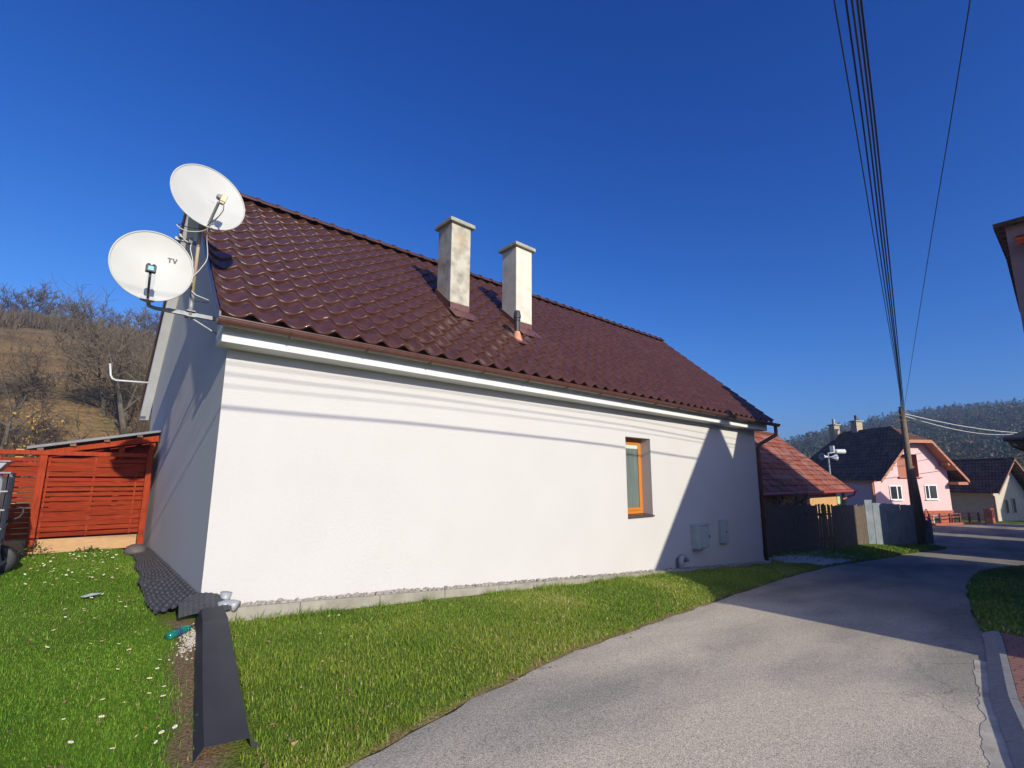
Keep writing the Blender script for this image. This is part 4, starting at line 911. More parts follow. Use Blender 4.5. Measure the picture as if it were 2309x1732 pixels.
def slab(pts, th, name, m, parent, rows=None):
    """roof plane from its outline: pts[0]->pts[1] is the eave; courses are laid out with UVs; given thickness"""
    P_ = [Vector(p) for p in pts]; e = (P_[1]-P_[0]).normalized(); nrm = (P_[1]-P_[0]).cross(P_[2]-P_[0]).normalized()
    if nrm.z < 0: nrm = -nrm
    up = nrm.cross(e)
    b = MB(); b.poly([tuple(p) for p in P_], tuple(-nrm*th)); o = b.build(name, m, parent)
    me = o.data; uv = me.uv_layers.new(name='UVMap'); base = parent.location
    for lp in me.loops:
        p = Vector(me.vertices[lp.vertex_index].co)+Vector(base)-P_[0]; uv.data[lp.index].uv = (p.dot(e), p.dot(up))
    return o
class Frame:
    def __init__(s, o, u, v): s.o = Vector((*o,0)); s.u = Vector((*u,0)).normalized(); s.v = Vector((*v,0)).normalized()
    def __call__(s, a, b, z): p = s.o+s.u*a+s.v*b; return (p.x, p.y, z)
    def box(s, mb, a0,a1,b0,b1,z0,z1):
        vs = [s(a0,b0,z0),s(a1,b0,z0),s(a1,b1,z0),s(a0,b1,z0),s(a0,b0,z1),s(a1,b0,z1),s(a1,b1,z1),s(a0,b1,z1)]
        mb.add(vs, [(0,3,2,1),(4,5,6,7),(0,1,5,4),(1,2,6,5),(2,3,7,6),(3,0,4,7)])
pvc = mat('white_window_frame', (.74,.74,.72), None, rough=.5); dglass = mat('dark_glass', (.025,.03,.035), (.045,.05,.05), 1, .08, spec=.8)
def window(F, parent, a0, a1, z0, z1, b=0, fm=None, mull=None, sill=None):
    """window on the b=const face (front, towards -v)"""
    w_ = MB(); t = .06
    F.box(w_, a0,a0+t,b-.03,b+.02,z0,z1); F.box(w_, a1-t,a1,b-.03,b+.02,z0,z1); F.box(w_, a0+t,a1-t,b-.03,b+.02,z0,z0+t); F.box(w_, a0+t,a1-t,b-.03,b+.02,z1-t,z1)
    if mull: F.box(w_, mull-.04,mull+.04,b-.035,b+.015,z0+t,z1-t)
    f = w_.build('window', fm or pvc, parent); g_ = MB(); F.box(g_, a0+t+.001,a1-t-.001,b-.012,b-.004,z0+t+.001,z1-t-.001); g_.build('pane', dglass, f)
    if sill: s_ = MB(); F.box(s_, a0-.05,a1+.05,b-.11,b-.032,z0-.06,z0-.012); s_.build('sill', sill, f)
# red tiled low house behind the pickets
rh = thing('tiled_cottage', 'low orange-walled cottage with a faded red tiled roof behind the pickets', 'house', (24,2,-1.3))
F = Frame((15.5,1.35),(1,0),(0,1)); om = mat('ochre_render', (.52,.30,.13), (.45,.25,.11), 3, .9)
b = MB(); F.box(b, 0,11.4,0,5.5,-1.6,.78); b.poly([F(11.398,.0,.78),F(11.398,5.5,.78),F(11.398,2.75,3.55)], (-.2,0,0)); b.build('wall', om, rh)
rtm = roof_mat('faded_red_tiles', (.30,.085,.045), (.21,.06,.038), None, .36, .62, (.34,.22,.17), .8, .55)
slab([F(-.5,-.5,.88),F(12.3,-.5,.88),F(12.3,2.9,3.82),F(-.5,2.9,3.82)], .06, 'roof', rtm, rh)
slab([F(-.5,6.2,.88),F(12.3,6.2,.88),F(12.3,2.92,3.82),F(-.5,2.92,3.82)], .06, 'roof', rtm, rh)
b = MB(); b.tube([F(-.5,-.56,.82),F(12.6,-.56,.82)], .07, 8); b.tube([F(12.45,-.56,.82),F(12.45,-.5,.62),F(12.0,-.1,.4)], .05, 8); b.build('gutter', mat('red_gutter', (.34,.05,.03), None, rough=.5), rh)
b = MB(); b.tube([F(-.5,2.91,3.83),F(12.32,2.91,3.83)], .10, 8); b.build('ridge', rtm, rh)
gm_ = mat('pale_green_paint', (.42,.52,.22), (.36,.46,.19), 4, .7)
b = MB(); F.box(b, 11.5,11.95,.0,.3,-1.4,.55); F.box(b,12.4,12.55,-.1,.05,-1.4,.75); b.build('porch_post', gm_, rh)
window(F, rh, 6.2, 7.2, -.35, .45, -.005, M['redpost'])
# shrub at the pickets
# pink gabled house
ph = thing('pink_gabled_house', 'pink house with half-hipped roof and sunlit gable beyond the pole', 'house', (44,3,-1.95))
F = Frame((40.95,2.98),(.844,-.536),(.536,.844)); pk = mat('pink_render', (.70,.46,.44), (.66,.43,.41), 2.5, .9); zb = -2.1
cu = 3.65; EZ, HZ, PZK = 1.35, 4.20, 5.45; ul, ur = -.05, 7.35
zz = lambda u: EZ + (HZ-EZ)*( (u-ul)/(2.72-ul) if u < cu else (ur-u)/(ur-4.58))
b = MB(); loc = [F(.12,0,zb),F(6.45,0,zb),F(6.45,0,zz(6.45)-.1),F(4.62,0,HZ-.12),F(2.68,0,HZ-.12),F(.12,0,zz(.12)-.1)]
# gable with a recessed loggia
LA, LB, LZ0, LZ1 = 2.22, 3.98, 1.60, 3.22
b.add([F(.12,0,zb),F(6.45,0,zb),F(6.45,0,LZ0),F(.12,0,LZ0)], [(0,1,2,3)])
b.add([F(.12,0,LZ0),F(LA,0,LZ0),F(LA,0,LZ1),F(1.75,0,LZ1),F(.12,0,zz(.12)-.1)], [(0,1,2,3,4)])
b.add([F(LB,0,LZ0),F(6.45,0,LZ0),F(6.45,0,zz(6.45)-.1),F(5.4,0,LZ1),F(LB,0,LZ1)], [(0,1,2,3,4)])
b.add([F(1.75,0,LZ1),F(5.4,0,LZ1),F(4.62,0,HZ-.12),F(2.68,0,HZ-.12)], [(0,1,2,3)])
for a in (.12, 6.45): b.add([F(a,0,zb),F(a,9,zb),F(a,9,zz(a)-.1),F(a,0,zz(a)-.1)], [(3,2,1,0) if a < 1 else (0,1,2,3)])
b.add([F(.12,9,zb),F(6.45,9,zb),F(6.45,9,1.3),F(.12,9,1.3)], [(3,2,1,0)])
b.build('wall', pk, ph)
rw = mat('reddish_wood', (.36,.13,.07), (.30,.10,.055), 5, .7, stretch=(3,3,20))
b = MB(); dp = .55
b.add([F(LA,dp,LZ0),F(LB,dp,LZ0),F(LB,dp,LZ1),F(LA,dp,LZ1)], [(0,1,2,3)]); b.add([F(LA,0,LZ0),F(LA,dp,LZ0),F(LA,dp,LZ1),F(LA,0,LZ1)], [(0,1,2,3)]); b.add([F(LB,0,LZ0),F(LB,dp,LZ0),F(LB,dp,LZ1),F(LB,0,LZ1)], [(3,2,1,0)])
b.add([F(LA,0,LZ0),F(LB,0,LZ0),F(LB,dp,LZ0),F(LA,dp,LZ0)], [(0,1,2,3)]); b.add([F(LA,0,LZ1),F(LB,0,LZ1),F(LB,dp,LZ1),F(LA,dp,LZ1)], [(3,2,1,0)]); b.build('loggia', rw, ph)
b = MB(); F.box(b, LA-.05,LB+.12,-.14,-.002,LZ0-.10,LZ0); b.build('loggia_sill', rw, ph)
bm = mat('brick_red_plinth', (.40,.10,.05), (.33,.08,.04), 5, .85)
b = MB(); F.box(b, .05,6.52,-.06,-.004,zb,-.80); b.build('plinth', bm, ph)
window(F, ph, 1.30,2.30,-.02,.98,-.02,None,1.92,pvc); window(F, ph, 4.28,5.32,0.0,1.02,-.02,None,4.62,pvc); window(F, ph, 4.60,5.20,-1.80,-1.16,-.07,None,None,pvc)
dk = roof_mat('deep_brown_tiles', (.14,.095,.068), (.085,.06,.045), None, .34, .30, (.19,.145,.10), .9, .5)  # darker tile tone for the left slope and rear hip
rdk = roof_mat('weathered_brown_tiles', (.16,.075,.045), (.12,.06,.04), None, .34, .30, (.19,.13,.08), .8, .5)
RB0, RB1 = 1.5, 6.1
slab([F(ul,9.4,EZ),F(ul,-.75,EZ),F(2.72,-.75,HZ),F(cu,RB0,PZK),F(cu,RB1,PZK)], .10, 'roof', dk, ph)
slab([F(ur,9.4,EZ),F(ur,-.75,EZ),F(4.58,-.75,HZ),F(cu,RB0,PZK),F(cu,RB1,PZK)], .10, 'roof', rdk, ph)
slab([F(2.72,-.76,HZ),F(4.58,-.76,HZ),F(cu,RB0,PZK)], .10, 'half_hip', rdk, ph)
slab([F(ul,9.42,EZ),F(ur,9.42,EZ),F(cu,RB1,PZK)], .10, 'hip', dk, ph)
tw = mat('orange_brown_boards', (.42,.17,.08), (.36,.14,.07), 4, .7, stretch=(3,3,3))
b = MB()
for (a0,z0_),(a1,z1_) in (((ul,EZ),(2.72,HZ)),((ur,EZ),(4.58,HZ)),((2.72,HZ),(4.58,HZ))):
    b.poly([F(a0,-.80,z0_+.02),F(a1,-.80,z1_+.02),F(a1,-.80,z1_-.20),F(a0,-.80,z0_-.20)], tuple(F.v*.045))
b.build('barge_board', tw, ph)
for (a0,z0_),(a1,z1_) in (((6.47,zz(6.47)),(4.62,HZ)),((.1,zz(.1)),(2.68,HZ))):
    b = MB(); b.add([F(a0,-.75,z0_-.2),F(a1,-.75,z1_-.2),F(a1,-.002,z1_-.2),F(a0,-.002,z0_-.2)], [(0,1,2,3)]); o = b.build('soffit', tw, ph); o.modifiers.new('t','SOLIDIFY').thickness = .03
b = MB(); F.box(b, 6.45,7.3,-.72,.4,EZ-.32,EZ-.12); b.build('eave_box', tw, ph)
for a in (1.02, 5.9): b = MB(); F.box(b, a-.09,a+.09,-.7,-.0,zz(a)-.42,zz(a)-.2); b.build('bracket', tw, ph)
b = MB(); F.box(b, -.18,-.04,-.4,9.3,EZ-.10,EZ-.0); b.build('gutter', mat('copper_gutter', (.30,.10,.05), None, rough=.5), ph)
b = MB(); b.tube([F(-.0,.06,EZ-.1),F(.05,.05,zb)], .07, 8); b.build('downpipe', mat('copper_pipe', (.42,.16,.08), None, rough=.5), ph)
cm_ = mat('yellowish_render', (.42,.34,.22), (.34,.28,.19), 5, .9)
for (a, bb, zt, lab) in ((3.3,6.6,6.05,'chimney with a shiny metal flue'),(3.75,4.7,6.15,'chimney with a dark pot')):
    c_ = MB(); F.box(c_, a-.28,a+.28,bb-.28,bb+.28,4.6,zt); ch = c_.build('chimney', cm_, ph); ch['label'] = lab
    c_ = MB(); F.box(c_, a-.38,a+.38,bb-.38,bb+.38,zt+.002,zt+.09); c_.build('chimney_cap', M['cap'], ch)
    c_ = MB(); p = F(a,bb,0); c_.lathe([(.12,zt+.09),(.12,zt+.55)], (p[0],p[1],0), 10); c_.build('flue', M['galv'] if 'shiny' in lab else M['blackp'], ch)
# beige house with dark tiled roof further right
gh = thing('beige_bungalow', 'beige house with a dark tiled roof right of the pink gabled house', 'house', (52,-1,-1.95))
F = Frame((52.0,-2.35),(.866,-.5),(.5,.866)); bg_ = mat('beige_render', (.52,.47,.36), (.47,.42,.33), 3, .9)
b = MB(); ps = [F(0,0,-2.1),F(3.2,0,-2.1),F(3.2,0,.50),F(1.6,0,2.75),F(0,0,.50)]; b.poly(ps, tuple(F.v*7)); b.build('wall', bg_, gh)
bt_ = roof_mat('dark_brown_tiles', (.22,.125,.08), (.14,.085,.06), None, .33, .24, (.26,.18,.12), .9, .5)
slab([F(-.55,7.5,.42),F(-.55,-.75,.42),F(1.6,-.75,3.02),F(1.6,7.5,3.02)], .09, 'roof', bt_, gh)
slab([F(3.9,7.5,.28),F(3.9,-.75,.28),F(1.6,-.75,3.02),F(1.6,7.5,3.02)], .09, 'roof', bt_, gh)
b = MB()
for (a0,z0_) in ((-.55,.42),(3.9,.28)): b.poly([F(a0,-.79,z0_),F(1.6,-.79,3.02),F(1.6,-.79,2.86),F(a0,-.79,z0_-.16)], tuple(F.v*.035))
b.build('barge_board', mat('brown_board', (.22,.11,.07), None, rough=.7), gh)
b = MB(); b.tube([F(1.6,-.8,3.04),F(1.6,7.5,3.04)], .10, 8); b.build('ridge', bt_, gh)
b = MB(); b.tube([F(-.6,-.2,.36),F(-.1,-.1,.1),F(-.08,-.08,-2.0)], .055, 8); b.build('downpipe', mat('brown_pipe', (.20,.10,.07), None, rough=.5), gh)
window(F, gh, .95,1.35,-1.2,-.1,-.015,bg_); window(F, gh, 1.7,2.1,-1.2,.0,-.015,bg_)
# low red wall with railing in front
lw = thing('garden_wall', 'low brick-red garden wall with dark posts and rails in front of the pink house', 'wall', (45,0,-1.95))
F = Frame((39.6,2.2),(.90,-.435),(.435,.90))
b = MB(); F.box(b, 0,9.2,0,.22,-2.1,-1.62); b.build('base_wall', bm, lw)
for a in np.arange(3.3, 9.3, .98): b = MB(); F.box(b, a-.05,a+.05,.05,.15,-1.62,-.95); b.build('post', mat('dark_red_post', (.10,.035,.025), None, rough=.7), lw)
for z in (-1.02,-1.25): b = MB(); F.box(b, 3.3,9.2,.08,.12,z,z+.05); b.build('rail', mat('rail_paint', (.22,.07,.045), None, rough=.6), lw)
b = MB(); F.box(b, 9.6,10.6,-.05,.0,-1.85,-1.35); [F.box(b, a,a+.04,-.05,.0,-1.35,-.75) for a in np.arange(9.6,10.6,.16)]; F.box(b, 9.6,10.6,-.06,.01,-.75,-.68)
gt_ = b.build('garden_gate', bm); tag(gt_, 'small brick-red metal gate right of the low garden wall', 'gate')
# ------------------------------------------------------------------ opposite side of the lane
oh = thing('tall_pink_house', 'tall dusky pink house corner with projecting eave at the right edge', 'house', (18,-10,-1.2))
dp_ = mat('dusky_pink_render', (.36,.23,.22), (.32,.20,.19), 2, .9)
b = MB(); b.poly([(14.0,-6.36,-1.6),(22.0,-6.36,-1.6),(22.0,-6.36,7.15),(18.5,-6.36,7.75),(14.0,-6.36,7.15)], (0,-5,0)); b.build('wall', dp_, oh)
slab([(13.78,-6.17,7.12),(13.78,-11.5,7.12),(18.5,-11.5,7.85),(18.5,-6.17,7.85)], .10, 'roof', bt_, oh)
slab([(22.2,-6.17,7.12),(22.2,-11.5,7.12),(18.5,-11.5,7.85),(18.5,-6.17,7.85)], .10, 'roof', bt_, oh)
b = MB(); b.poly([(12.27,-8,4.86),(13.99,-8,8.0),(13.99,-8,-1),(10.6,-8,-1),(11.2,-8,2.9)], (0,-5,0)); b.build('annex', dp_, oh)  # unseen annex, outline shaped to throw the steep shadow edge
b = MB(); b.poly([(13.55,-6.50,6.55),(13.995,-6.50,6.78),(13.995,-6.50,6.60),(13.55,-6.50,6.42)], (0,-1.6,0)); b.build('canopy', M['redpost'], oh)
F = Frame((14.0,-6.36),(0,-1),(1,0)); window(F, oh, 2.2,3.4,3.6,5.0,-.02)
dh = thing('dark_eave_house', 'house at the right edge with a black eave, gutter and bent downpipe', 'house', (29,-9,-1.6))
b = MB(); b.box((27.9,-9.4,-1.9),(35.0,-5.75,3.05)); b.build('wall', dp_, dh)
dk2 = mat('black_roofing', (.02,.02,.022), (.03,.03,.033), 8, .6)
slab([(27.15,-5.02,3.10),(27.15,-10.2,3.10),(29.8,-7.6,4.35)], .10, 'roof', dk2, dh)
slab([(27.15,-5.02,3.101),(35.5,-5.02,3.101),(33.2,-7.6,4.351),(29.8,-7.6,4.351)], .10, 'roof', dk2, dh)
slab([(35.5,-10.2,3.101),(27.15,-10.2,3.101),(29.8,-7.6,4.351),(33.2,-7.6,4.351)], .10, 'roof', dk2, dh)
slab([(35.5,-5.02,3.10),(35.5,-10.2,3.10),(33.2,-7.6,4.35)], .10, 'roof', dk2, dh)
b = MB(); b.tube([(27.08,-4.93,3.0),(27.08,-9.8,3.0)], .10, 10); b.build('gutter', M['blackp'], dh)
b = MB(); b.tube([(27.08,-5.12,2.94),(27.10,-5.2,2.72),(27.35,-5.55,2.5),(27.82,-5.85,2.38),(27.85,-5.85,-1.7)], .065, 10); b.build('downpipe', M['gutter'], dh)
b = MB(); b.poly([(24.4,-7.5,-1.8),(24.4,-7.5,2.75),(26.7,-7.5,3.55),(27.88,-7.5,3.6),(27.88,-7.5,-1.8)], (0,-1.5,0)); b.build('unseen_shade_shed', dp_, dh)  # unseen shed added to shape the shadow edge on the metal fence
# unseen houses, outlines shaped to throw the shadows on lane, wall and gables
gn = thing('gabled_neighbour', 'plain rendered gabled house across the lane from the white house', 'house', (11,-16,-.9))
b = MB(); out = [(6.08,-1.4),(6.08,2.72),(7.0,3.05),(7.73,3.66),(10.99,7.46),(14.2,3.6),(14.9,2.9),(14.9,-1.4)]
b.poly([(x,-12,z) for x,z in out], (0,-9,0)); b.build('wall', mat('cream_render', (.55,.48,.36), (.5,.43,.33), 3, .9), gn)
for k in (0,1):
    pr = out[1:5] if k == 0 else out[4:7][::-1]
    b = MB(); b.poly([(x,-11.8,z+.02) for x,z in pr]+[(x,-11.8,z+.12) for x,z in pr[::-1]], (0,-9.5,0)); b.build('roof', bt_, gn)
F = Frame((6.1,-12.0),(1,0),(0,-1))
for a in (1.5, 5.5): window(F, gn, a, a+1.3, .2, 1.6, -.02)
en = thing('gabled_outbuilding', 'unseen gabled outbuilding shaped for its shadow beyond the black-eaved house', 'outbuilding', (39,-9,-1.9))
b = MB(); b.poly([(36.9,-8,-2.1),(36.9,-8,3.3),(40.4,-8,4.4),(42.8,-8,1.5),(42.8,-8,-2.1)], (0,-4,0)); b.build('wall', dp_, en)  # unseen, outline shaped for the shadow low on the pink gable
b = MB(); b.poly([(36.7,-7.9,3.28),(40.4,-7.9,4.46),(42.95,-7.9,1.36),(42.95,-7.9,1.46),(40.4,-7.9,4.58),(36.7,-7.9,3.38)], (0,-4.2,0)); b.build('roof', bt_, en)
f1 = thing('unseen_shade_block', 'unseen flat-topped block shaped for its shadow at the far lane end', 'garage', (47,-13,-1.9))
b = MB(); b.poly([(45.3,-11,-2.1),(45.3,-11,2.9),(46.0,-11,4.1),(47.6,-11,4.1),(48.1,-11,-2.1)], (0,-5,0)); b.build('wall', dp_, f1)  # unseen block, outline invented for the shadow at the pink gable corner
f2 = thing('far_gabled_house', 'rendered gabled house at the far end of the lane on the right', 'house', (54,-14,-1.9))
b = MB(); b.poly([(51.6,-11,-2.1),(51.6,-11,2.2),(53.0,-11,4.6),(56,-11,1.8),(56,-11,-2.1)], (0,-6,0)); b.build('wall', dp_, f2)
# ------------------------------------------------------------------ hills, trees, forest
def hill_material(name, cols, sc):
    m = bpy.data.materials.new(name); m.use_nodes = True; n = m.node_tree; L = n.links; b = n.nodes['Principled BSDF']
    g = n.nodes.new('ShaderNodeNewGeometry'); t = n.nodes.new('ShaderNodeTexNoise'); t.inputs['Scale'].default_value = sc; t.inputs['Detail'].default_value = 9; L.new(g.outputs['Position'], t.inputs['Vector'])
    r = n.nodes.new('ShaderNodeValToRGB'); el = r.color_ramp.elements; el[0].position = .32; el[0].color = (*cols[0],1); el[1].position = .68; el[1].color = (*cols[-1],1)
    for k, c in enumerate(cols[1:-1]): q = el.new(.32+.36*(k+1)/(len(cols)-1)); q.color = (*c,1)
    L.new(t.outputs['Fac'], r.inputs[0]); L.new(r.outputs[0], b.inputs['Base Color']); b.inputs['Roughness'].default_value = 1; b.inputs['Specular IOR Level'].default_value = .05
    t2 = n.nodes.new('ShaderNodeTexNoise'); t2.inputs['Scale'].default_value = 2.5; t2.inputs['Detail'].default_value = 6; L.new(g.outputs['Position'], t2.inputs['Vector'])
    bp = n.nodes.new('ShaderNodeBump'); bp.inputs['Strength'].default_value = .8; bp.inputs['Distance'].default_value = .4; L.new(t2.outputs['Fac'], bp.inputs['Height']); L.new(bp.outputs[0], b.inputs['Normal']); return m
def HL(X, Y):
    r = smooth(11, 40, Y)*5.2 + np.clip(Y-26, 0, 82)*.262 + np.clip(Y-108,0,200)*.02
    z = .1 + r + 2.2*(fbm(X*.05, Y*.05, 4)-.5)*smooth(14,50,Y) + 1.2*(fbm(X*.2, Y*.2, 3)-.5)*smooth(14,40,Y) - .035*np.clip(X+3,0,60)*smooth(20,90,Y)*0
    return z*(1-smooth(25,75,X)) - 3*smooth(25,75,X)
hl = gridmesh('hill_near', np.arange(-130,80,1.6), np.concatenate([np.arange(10,60,.8), np.arange(60,230,2.5)]), HL, hill_material('dry_hillside', [(.085,.072,.034),(.165,.108,.05),(.215,.135,.062),(.13,.108,.045)], .16))
tag(hl, kind='structure')
hy = np.array([-260,-120,-50,5,27,42,67,96,112,150,220,400]); hz = np.array([24,30,33,31,30,28,26,15.5,9.5,3,0,-2])
def HR(X, Y):
    c = np.interp(Y, hy, hz); t = smooth(110, 350, X)
    return -2.4 + (c+2.4)*t*(1-.2*smooth(420,700,X)) + 5*(fbm(X*.02,Y*.02,4)-.5)*smooth(120,200,X)
hr_ = gridmesh('hill_far', np.arange(100,720,7.), np.arange(-300,420,7.), HR, hill_material('wooded_hillside', [(.02,.03,.012),(.04,.045,.018),(.06,.05,.022)], .05)); tag(hr_, kind='structure')
# forest on the far hill: one mass of conifers and leafless crowns
def forest():
    R = np.random.RandomState(5); V = []; F = []; rn = []; n = 0; cnt = 0; o = 0
    while cnt < 5200:
        x = R.uniform(135, 400); y = R.uniform(-110, 190)
        if y < (x+1)*-.02-20 or y > x*.55+10: continue
        if x > 365 and R.rand() < .5: continue
        z = float(HR(np.array(x), np.array(y))); kind = R.rand(); h = R.uniform(6,11)*(1.15 if x > 330 else 1); wd = h*R.uniform(.16,.24); tone = R.rand()*.45 if kind < .62 else R.uniform(.45,1)
        con = kind < .62; m = 84
        ang = R.uniform(0,6.28,m); t = R.rand(m)
        if con: rad = wd*(1-t)**.8*R.uniform(.5,1.1,m)+.15; zz_ = z+h*(.12+.88*t)
        else: th = np.arccos(R.uniform(-1,1,m)); rad = wd*1.55*np.sin(th)*R.uniform(.6,1,m); zz_ = z+h*.58+h*.36*np.cos(th)
        c = np.stack([x+np.cos(ang)*rad, y+np.sin(ang)*rad, zz_],1); s = R.uniform(.22,.48,m)[:,None]*(h/9)
        d1 = R.normal(size=(m,3)); d2 = R.normal(size=(m,3)); d1[:,2] -= .5 if con else 0
        d1 /= np.linalg.norm(d1,axis=1)[:,None]; d2 /= np.linalg.norm(d2,axis=1)[:,None]
        V.append(np.stack([c+d1*s, c+d2*s*.9, c-(d1+d2)*s*.55],1).reshape(-1,3)); rn.append(np.repeat(np.clip(tone+R.normal(0,.06,m),0,1),3)); cnt += 1
    V = np.concatenate(V); F = np.arange(len(V)).reshape(-1,3)
    fm = leaf_material('forest_leaf', [(0,(.016,.030,.012)),(.4,(.034,.055,.018)),(.5,(.065,.075,.028)),(.75,(.09,.075,.035)),(.9,(.12,.07,.035)),(1,(.10,.06,.035))], .1)
    return npmesh('forest', V, F, fm, attrs={'rnd': np.concatenate(rn)})
tag(forest(), 'dark wooded hillside of conifers and bare crowns behind the houses', 'forest', kind='stuff')
# leafless trees
barkm = mat('grey_bark', (.105,.088,.062), (.07,.058,.042), 6, .95, .4, 25, objc=True); twigm = mat('twig_bark', (.135,.105,.068), (.10,.078,.052), 5, .95, objc=True); twigd = mat('dark_twig', (.085,.062,.045), (.06,.046,.036), 5, .95, objc=True)
def grow(seed, h, spread, levels, up=.25, first=.28, tw=.010, nb=(4,6), decay=.60):
    R = random.Random(seed); trunk = MB(); crown = MB()
    def br(p, d, L, r, lv):
        n = 4; path = [p]; rr = [r]; q = p.copy(); dd = d.copy()
        for i in range(n):
            dd = (dd + Vector((R.gauss(0,1),R.gauss(0,1),R.gauss(0,1)))*(.13 if lv < 2 else .2) + Vector((0,0,up*.16))).normalized()
            q = q + dd*L/n; path.append(q.copy()); rr.append(max(tw*.6, r*(1-.62*(i+1)/n)))
        (trunk if lv < 2 else crown).tube(path, rr, 7 if lv == 0 else (5 if lv < 2 else 3), cap=False)
        if lv >= levels: return
        k = R.randint(*nb) + (2 if lv == 0 else 0)
        for j in range(k):
            t = R.uniform(first if lv == 0 else .25, 1.0); f = t*n; i = min(int(f), n-1); s = path[i].lerp(path[i+1], f-i)
            ax = Vector((R.gauss(0,1),R.gauss(0,1),R.gauss(0,1)))
            side = dd.cross(ax).normalized()
            nd = (dd*R.uniform(.35,.9) + side*spread*R.uniform(.6,1.2) + Vector((0,0,up*.5))).normalized()
            br(s, nd, L*decay*R.uniform(.7,1.2), max(tw*.7, r*.5*(1-.35*t)), lv+1)
    br(Vector((0,0,-.2)), Vector((R.uniform(-.1,.1),R.uniform(-.1,.1),1)).normalized(), h*.62, h*.021, 0)
    return trunk, crown
def bare_tree(seed, h, lab, loc, spread=.8, levels=4, group=None, tm=None, **k):
    t = thing('bare_tree', lab, 'tree', (0,0,0), group); tr, cr = grow(seed, h, spread, levels, **k)
    tr.build('trunk', barkm, t); cr.build('crown', tm or twigm, t); t.location = loc; return t
hz_ = lambda x, y: float(HL(np.array(x), np.array(y)))
bare_tree(3, 8.4, 'large leafless tree rising behind the lean-to roof', (.95,27,hz_(.95,27)-.3), .95, 4, nb=(5,7), tw=.014)
bare_tree(14, 5.6, 'crooked leafless tree standing just left of the large bare one', (.1,31,hz_(.1,31)-.3), 1.0, 4, nb=(4,6), tw=.012)
dtree = bare_tree(8, 5.2, 'dark tangled leafless tree at the left edge above the red fence', (-3.4,22,hz_(-3.4,22)-.2), 1.1, 4, tm=twigd, nb=(5,7), tw=.013)
# a few yellow leaves left on the dark tree
yl_ = RS.normal(size=(120,3))*np.array([.35,.5,.5])+np.array([-2.35,21.5,hz_(-2.35,21.5)+1.55]); V = []; F = []
for k, p in enumerate(yl_):
    a, b_ = RS.normal(size=3), RS.normal(size=3); a /= np.linalg.norm(a); b_ /= np.linalg.norm(b_); V += [p+a*.07, p+b_*.07, p-(a+b_)*.05]; F.append((3*k,3*k+1,3*k+2))
t = thing('yellow_leaved_sapling', 'small sapling with the last yellow leaves beside the dark tangled tree', 'tree', (0,0,0))
npmesh('crown', np.array(V), np.array(F), mat('yellow_leaf', (.42,.27,.04), (.36,.19,.03), 3, .7), t)
tr, cr = grow(31, 2.6, .8, 2); o = tr.build('trunk', barkm, t); o.location = (-2.35,21.5,hz_(-2.35,21.5)); cr.build('branches', twigd, t).location = (-2.35,21.5,hz_(-2.35,21.5))
crest = [(-19,103,6.2),(-16.5,106,5.4),(-14.2,104,6.8),(-11,106,6.0),(-8.6,105,7.4),(-6.2,107,6.6),(-3.4,106,5.6),(-.8,107,6.4),(1.8,106,5.2),(4.6,107,7.0),(7.4,106,6.2),(9.8,104,6.8)]
ct = bare_tree(40, 6.5, 'leafless tree in the row along the hill crest', (crest[0][0],crest[0][1],hz_(*crest[0][:2])), .85, 3, 'leafless trees along the hill crest', tm=twigd, nb=(5,8), tw=.05)
for k, (x, y, h) in enumerate(crest[1:]):
    copy_tree(ct, (x,y,hz_(x,y)-.2), rz=k*1.3, sc=h/6.5)
# brushwood mass near the crest and down the flanks
def brush(name, n, fn, m, h0, h1, wd, seed):
    R = np.random.RandomState(seed); V = []; rn = []
    P_ = fn(R, n); m_ = 22
    for (x, y) in P_:
        z = hz_(x, y); h = R.uniform(h0,h1); a = R.uniform(0,6.28,m_); le = R.uniform(.5,1.1,m_)*h; lean = R.uniform(.2,1.0,m_)
        b0 = np.stack([x+R.normal(0,.3*h,m_), y+R.normal(0,.3*h,m_), np.full(m_, z)+R.uniform(0,.45*h,m_)],1)
        d = np.stack([np.cos(a)*lean, np.sin(a)*lean, np.ones(m_)],1); d /= np.linalg.norm(d,axis=1)[:,None]
        s = np.stack([-np.sin(a), np.cos(a), np.zeros(m_)],1)*wd*R.uniform(.6,1.4,m_)[:,None]
        V.append(np.stack([b0-s, b0+s, b0+d*le[:,None]],1).reshape(-1,3)); rn.append(np.repeat(np.clip(R.rand()*.6+R.rand(m_)*.4,0,1),3))
    V = np.concatenate(V); return npmesh(name, V, np.arange(len(V)).reshape(-1,3), m, attrs={'rnd': np.concatenate(rn)})
brm = leaf_material('brushwood_twig', [(0,(.055,.042,.028)),(.5,(.10,.075,.045)),(.8,(.15,.105,.055)),(1,(.13,.11,.045))], 0, rough=.95)
def crestpts(R, n):
    out = []
    while len(out) < n:
        x = R.uniform(-24,14); y = R.uniform(60,109)
        if R.rand() < smooth(86,101,y+7*(fbm(x*.15,y*.05+3)-.5)*2 + np.clip(x-.5,0,10)*3.4): out.append((x,y))
    return out
tag(brush('brushwood', 1150, crestpts, brm, 1.2, 2.6, .055, 3), 'brown leafless brushwood covering the upper hillside', 'brushwood', kind='stuff')
def flank(R, n):
    out = []
    while len(out) < n:
        x = R.uniform(-9,9); y = R.uniform(17,66)
        c = -.75+.035*(y-17)+.5*np.sin(y*.3)
        if R.rand() < (.9 if x > c+.6 else .0) or (y < 27 and x < -2.3 and R.rand() < .5) or R.rand() < .05: out.append((x,y))
    return out
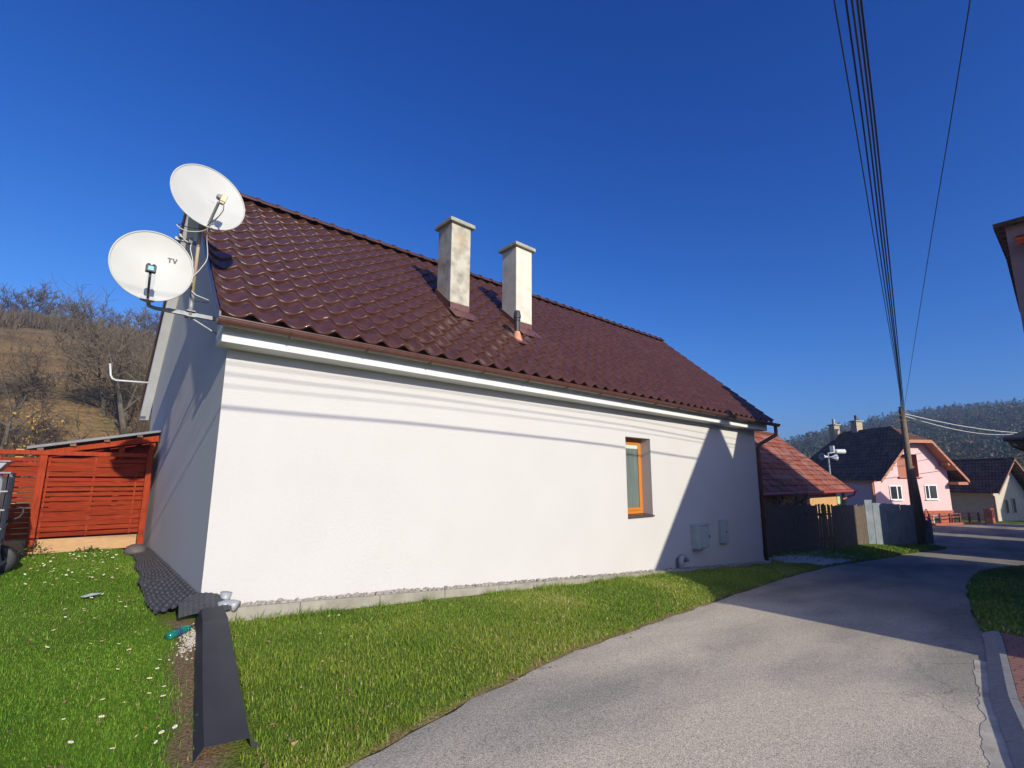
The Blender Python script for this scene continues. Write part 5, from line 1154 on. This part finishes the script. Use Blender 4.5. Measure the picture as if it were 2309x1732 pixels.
tag(brush('scrub', 1000, flank, brm, .7, 1.7, .022, 4), 'tangled dry scrub on the lower hillside behind the fence', 'scrub', kind='stuff')
# yellowing tree past the beige house, and a leafy climber on the pickets
def leafy(name, lab, loc, h, wd, n, ls, m, seed, cat='tree', grp=None):
    R = np.random.RandomState(seed); t = thing(name, lab, cat, (0,0,0), grp); tr, cr = grow(seed, h, .9, 3, tw=.02)
    tr.build('trunk', barkm, t); cr.build('branches', twigm, t)
    p = R.normal(size=(n,3))*np.array([wd,wd,h*.2])+np.array([0,0,h*.68]); a = R.normal(size=(n,3)); b_ = R.normal(size=(n,3))
    a /= np.linalg.norm(a,axis=1)[:,None]; b_ /= np.linalg.norm(b_,axis=1)[:,None]; s = R.uniform(.6,1.3,n)[:,None]*ls
    V = np.stack([p+a*s, p+b_*s*.8, p-(a+b_)*s*.5],1).reshape(-1,3); npmesh('crown', V, np.arange(len(V)).reshape(-1,3), m, t, attrs={'rnd': np.repeat(R.rand(n),3)}); t.location = loc; return t
ylm = leaf_material('autumn_leaf', [(0,(.16,.12,.03)),(.5,(.28,.20,.05)),(1,(.20,.18,.05))], .2)
leafy('autumn_tree', 'yellowing tree behind the beige house at the right edge', (66,-3.9,-2.1), 5.6, 1.0, 900, .16, ylm, 4)
clm = leaf_material('climber_leaf', [(0,(.05,.08,.02)),(.6,(.12,.13,.03)),(1,(.30,.24,.05))], .25)
leafy('climbing_shrub', 'straggly yellow-green shrub behind the dark pickets near the downpipe', (19.2,.75,-1.15), 2.3, .35, 220, .05, clm, 9, 'shrub')

# ------------------------------------------------------------------ haze: the air of the valley
hm = bpy.data.materials.new('valley_air'); hm.use_nodes = True; n = hm.node_tree; n.nodes.remove(n.nodes['Principled BSDF'])
pv = n.nodes.new('ShaderNodeVolumePrincipled'); pv.inputs['Color'].default_value = (.42,.60,1.0,1); pv.inputs['Density'].default_value = .0007; pv.inputs['Anisotropy'].default_value = 0
n.links.new(pv.outputs[0], n.nodes['Material Output'].inputs['Volume'])
b = MB(); b.box((-920,-920,-9),(920,920,47)); hz_box = b.build('haze', hm); tag(hz_box, kind='stuff')
